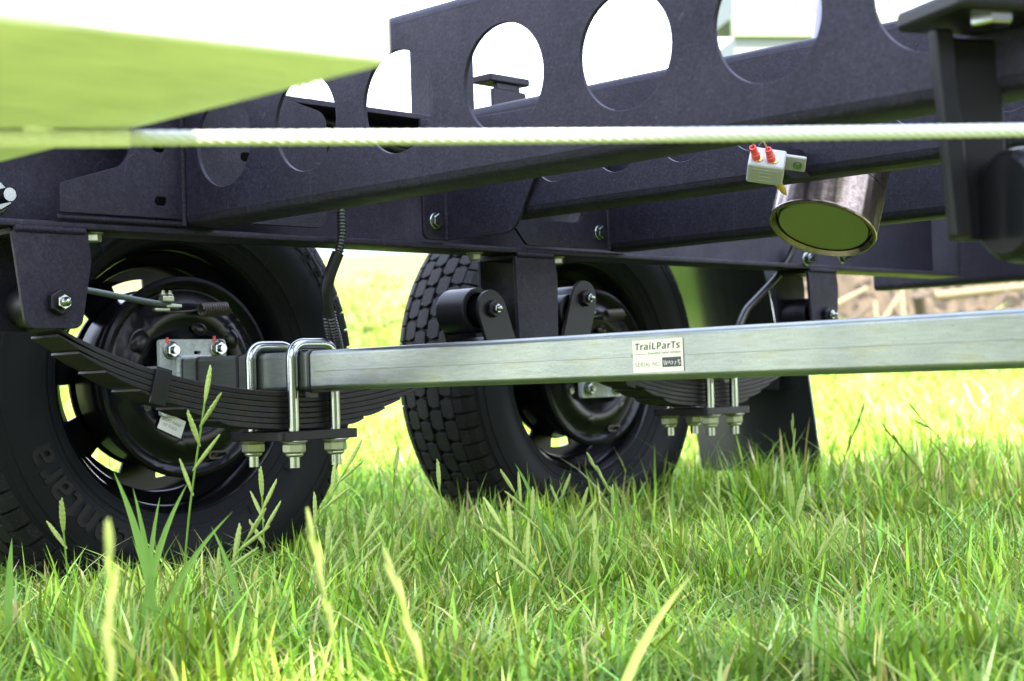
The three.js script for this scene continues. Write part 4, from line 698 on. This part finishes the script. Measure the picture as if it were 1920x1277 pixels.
// seeding grass stalks and broad blades that stand out
const stalkMat = (r, g, b) => new THREE.MeshPhysicalMaterial({ side: THREE.DoubleSide, color: new THREE.Color().setRGB(r, g, b), roughness: 0.85, specularIntensity: 0.4, transmission: 0.3, thickness: 0 });
const mStem = stalkMat(0.17, 0.30, 0.03), mSeed = stalkMat(0.36, 0.46, 0.12), mPale = stalkMat(0.23, 0.30, 0.09), mStraw = stalkMat(0.40, 0.50, 0.13), mLeaf = stalkMat(0.20, 0.36, 0.07);
function spikelet(p, dir, len, w) { const u = V(dir.z, 0.2, -dir.x).normalize(), g = []; // overlapping scales
  for (let i = 0; i < 7; i++) for (const s of [-1, 1]) { const e = new THREE.SphereGeometry(1, 7, 5), t = (i + (s > 0 ? 0.5 : 0)) / 7, k = Math.sin(Math.PI * (0.15 + 0.75 * t)); e.scale(w * 0.36 * k + 0.0003, len * 0.13, w * 0.26 * k + 0.0003); const q = new THREE.Quaternion().setFromUnitVectors(V(0, 1, 0), dir.clone().addScaledVector(u, s * 0.22).normalize()); e.applyQuaternion(q); const c = p.clone().addScaledVector(dir, t * len).addScaledVector(u, s * w * 0.2 * k); g.push(norm(e.translate(c.x, c.y, c.z))); }
  return mergeGeometries(g); }
function stalk(px, py, d, lean, kind, label, mat = mSeed) {    // px, py: where the tip shows
  const tip = at(px, py, d), base = V(tip.x - lean * cRight.x * tip.y, 0, tip.z - lean * cRight.z * tip.y), t = thing('grass_stalk', label, 'grass stalk', [base.x, -0.01, base.z], 'seeding grass stalks'); base.y = -0.012;
  const mid = base.clone().lerp(tip, 0.55).addScaledVector(cRight, -lean * tip.y * 0.18), c = new THREE.CatmullRomCurve3([base, mid, tip]);
  part(t, 'stem', new THREE.TubeGeometry(c, 20, 0.0011, 6), mStem);
  const heads = kind === 'panicle' ? [[0.98, 0, 0.026], [0.9, 0.5, 0.028], [0.84, -0.45, 0.026], [0.76, 0.6, 0.03], [0.68, -0.5, 0.026]] : kind === 'spike' ? [[0.8, 0, 0.02], [0.86, 0.12, 0.018], [0.92, -0.1, 0.018], [0.98, 0, 0.016], [0.74, -0.1, 0.018], [0.68, 0.1, 0.018]] : [[0.97, 0.1, 0.026], [0.88, -0.7, 0.024]];
  for (const [u, sp, len] of heads) { const p = c.getPointAt(u), tg = c.getTangentAt(u), dir = tg.clone().addScaledVector(cRight, sp).addScaledVector(cBack, rr(-0.3, 0.3)).normalize(); part(t, 'seed_head', spikelet(p, dir, len * 1.3, kind === 'spike' ? 0.0042 : 0.0058), mat); }
  const v = []; const lb = V(0, 0, 0); blade(v, null, base.x, base.z, tip.y * 0.55, 0.005, rr(0, 6.28), 0.6, 0.25); const g = new THREE.BufferGeometry(); g.setAttribute('position', new THREE.Float32BufferAttribute(v, 3)); g.computeVertexNormals(); part(t, 'leaf', g, mLeaf);
}
stalk(386, 738, 1.56, 0.12, 'panicle', 'tall green seeding stalk standing before the leaf spring and sticker');
stalk(655, 868, 1.75, 0.42, 'panicle', 'leaning seeding stalk under the U-bolt nuts');
stalk(740, 878, 1.9, 0.05, 'drop', 'thin stalk with two nodding seed heads between the wheels', mSeed);
stalk(822, 905, 1.95, -0.1, 'drop', 'short stalk before the chunky tyre with one dark head', mSeed);
stalk(118, 985, 1.6, -0.05, 'drop', 'slim two headed stalk before the tyre lettering', mSeed);
stalk(585, 1000, 1.02, -0.12, 'spike', 'pale blurred spike rising in front of the leaning seeding stalk', mPale);
stalk(735, 1075, 0.98, -0.2, 'spike', 'pale blurred spike bending toward the thin stalk', mPale);
stalk(207, 1030, 0.8, 0.02, 'spike', 'thick blurred spike before the tyre lettering', mPale);
stalk(1487, 795, 2.5, 0.0, 'spike', 'straw coloured spike before the mud flap', mStraw);
stalk(1616, 772, 2.7, 0.3, 'spike', 'thin dark spike leaning away from the mud flap', mStem);
stalk(1663, 806, 2.6, -0.55, 'spike', 'dark spike leaning toward the mud flap', mStem);
stalk(1722, 778, 2.7, -0.6, 'drop', 'fine arching stalk in the sunny grass edge', mStem);
stalk(1090, 960, 1.9, 0.2, 'panicle', 'feathery seeding stalk before the chunky tyre contact', mStraw);
stalk(1560, 985, 1.8, -0.2, 'panicle', 'dark drooping panicle in the shaded grass', mSeed);
stalk(470, 1000, 1.55, 0.5, 'panicle', 'drooping yellow panicle at the foot of the front tyre', mSeed);
for (let i = 0; i < 16; i++) { const px = rr(380, 1900), d = rr(1.45, 2.3), g0 = onGround(px, d), hy = rr(0.12, 0.19); const c = V(g0.x, hy, g0.z).sub(cPos), dz = -c.dot(cBack); stalk(PW / 2 + FPX * c.dot(cRight) / dz, PH / 2 - FPX * c.dot(cUp) / dz, dz, rr(-0.5, 0.5), ['panicle', 'drop', 'spike', 'panicle'][i % 4], ['short seeding grass stalk with a loose green panicle standing in the lawn', 'short grass stalk with two green seed heads standing in the lawn', 'short grass stalk with a straw coloured spike standing in the lawn', 'short grass stalk with a straw coloured panicle standing in the lawn'][i % 4], [mSeed, mSeed, mStraw, mStraw][i % 4]); }
function broadBlade(px, py, d, lean, w, label, mat = mLeaf, bendK = 0.25) {
  const tip = at(px, py, d), h = tip.y, v = [], b = V(tip.x - lean * h * cRight.x, 0, tip.z - lean * h * cRight.z), az = Math.atan2(cRight.z, cRight.x) + (lean < 0 ? Math.PI : 0);
  const S = 10, L = Math.abs(lean) * h, hz = V(Math.cos(az), 0, Math.sin(az)), n = cBack.clone(), ring = [];
  for (let i = 0; i <= S; i++) { const t = i / S, k = t * t; const c = V(b.x, -0.01, b.z).addScaledVector(hz, L * (t * (1 - bendK) + k * bendK)).setY(-0.01 + (h + 0.01) * (t + 0.12 * Math.sin(Math.PI * t))); const wd = w * 0.5 * (t < 0.6 ? 1 : Math.pow((1 - t) / 0.4, 0.75)); const sd = V(1, 0, 0).copy(cRight).setY(-0.3 * lean).normalize(); ring.push([c.clone().addScaledVector(sd, -wd), c.clone().addScaledVector(cBack, -wd * 0.35), c.clone().addScaledVector(sd, wd)]); }
  for (let i = 0; i < S; i++) for (let j = 0; j < 2; j++) { const [A, B, C, D] = [ring[i][j], ring[i][j + 1], ring[i + 1][j + 1], ring[i + 1][j]]; v.push(...A.toArray(), ...B.toArray(), ...C.toArray(), ...A.toArray(), ...C.toArray(), ...D.toArray()); }
  const g = new THREE.BufferGeometry(); g.setAttribute('position', new THREE.Float32BufferAttribute(v, 3)); g.computeVertexNormals(); single('grass_shoot', label, 'grass shoot', g, mat, 'broad grass blades');
}
broadBlade(212, 882, 1.5, -0.22, 0.0078, 'long broad blade before the wheel rim slots');
broadBlade(249, 914, 1.52, -0.12, 0.006, 'broad blade beside the long one before the wheel rim');
broadBlade(352, 905, 1.5, 0.3, 0.0065, 'broad blade leaning by the tall seeding stalk');
broadBlade(437, 958, 1.45, 0.55, 0.006, 'leaning blade right under the leaf spring ends');
broadBlade(300, 930, 1.55, 0.12, 0.0055, 'narrow blade between the broad blades and the tall seeding stalk');
broadBlade(395, 985, 1.5, -0.25, 0.0055, 'narrow blade crossing the foot of the tall seeding stalk');
broadBlade(22, 1008, 1.5, 0.05, 0.008, 'upright blade before the front tyre shoulder');
broadBlade(1305, 1068, 1.05, 0.5, 0.0068, 'large pale blade rising in the open foreground grass', mPale);
broadBlade(965, 868, 2.1, -0.3, 0.007, 'curved blade before the chunky tyre sidewall');
broadBlade(1260, 900, 2.2, 0.0, 0.006, 'slim upright blade at the chunky tyre contact');

renderer.render(scene, camera);
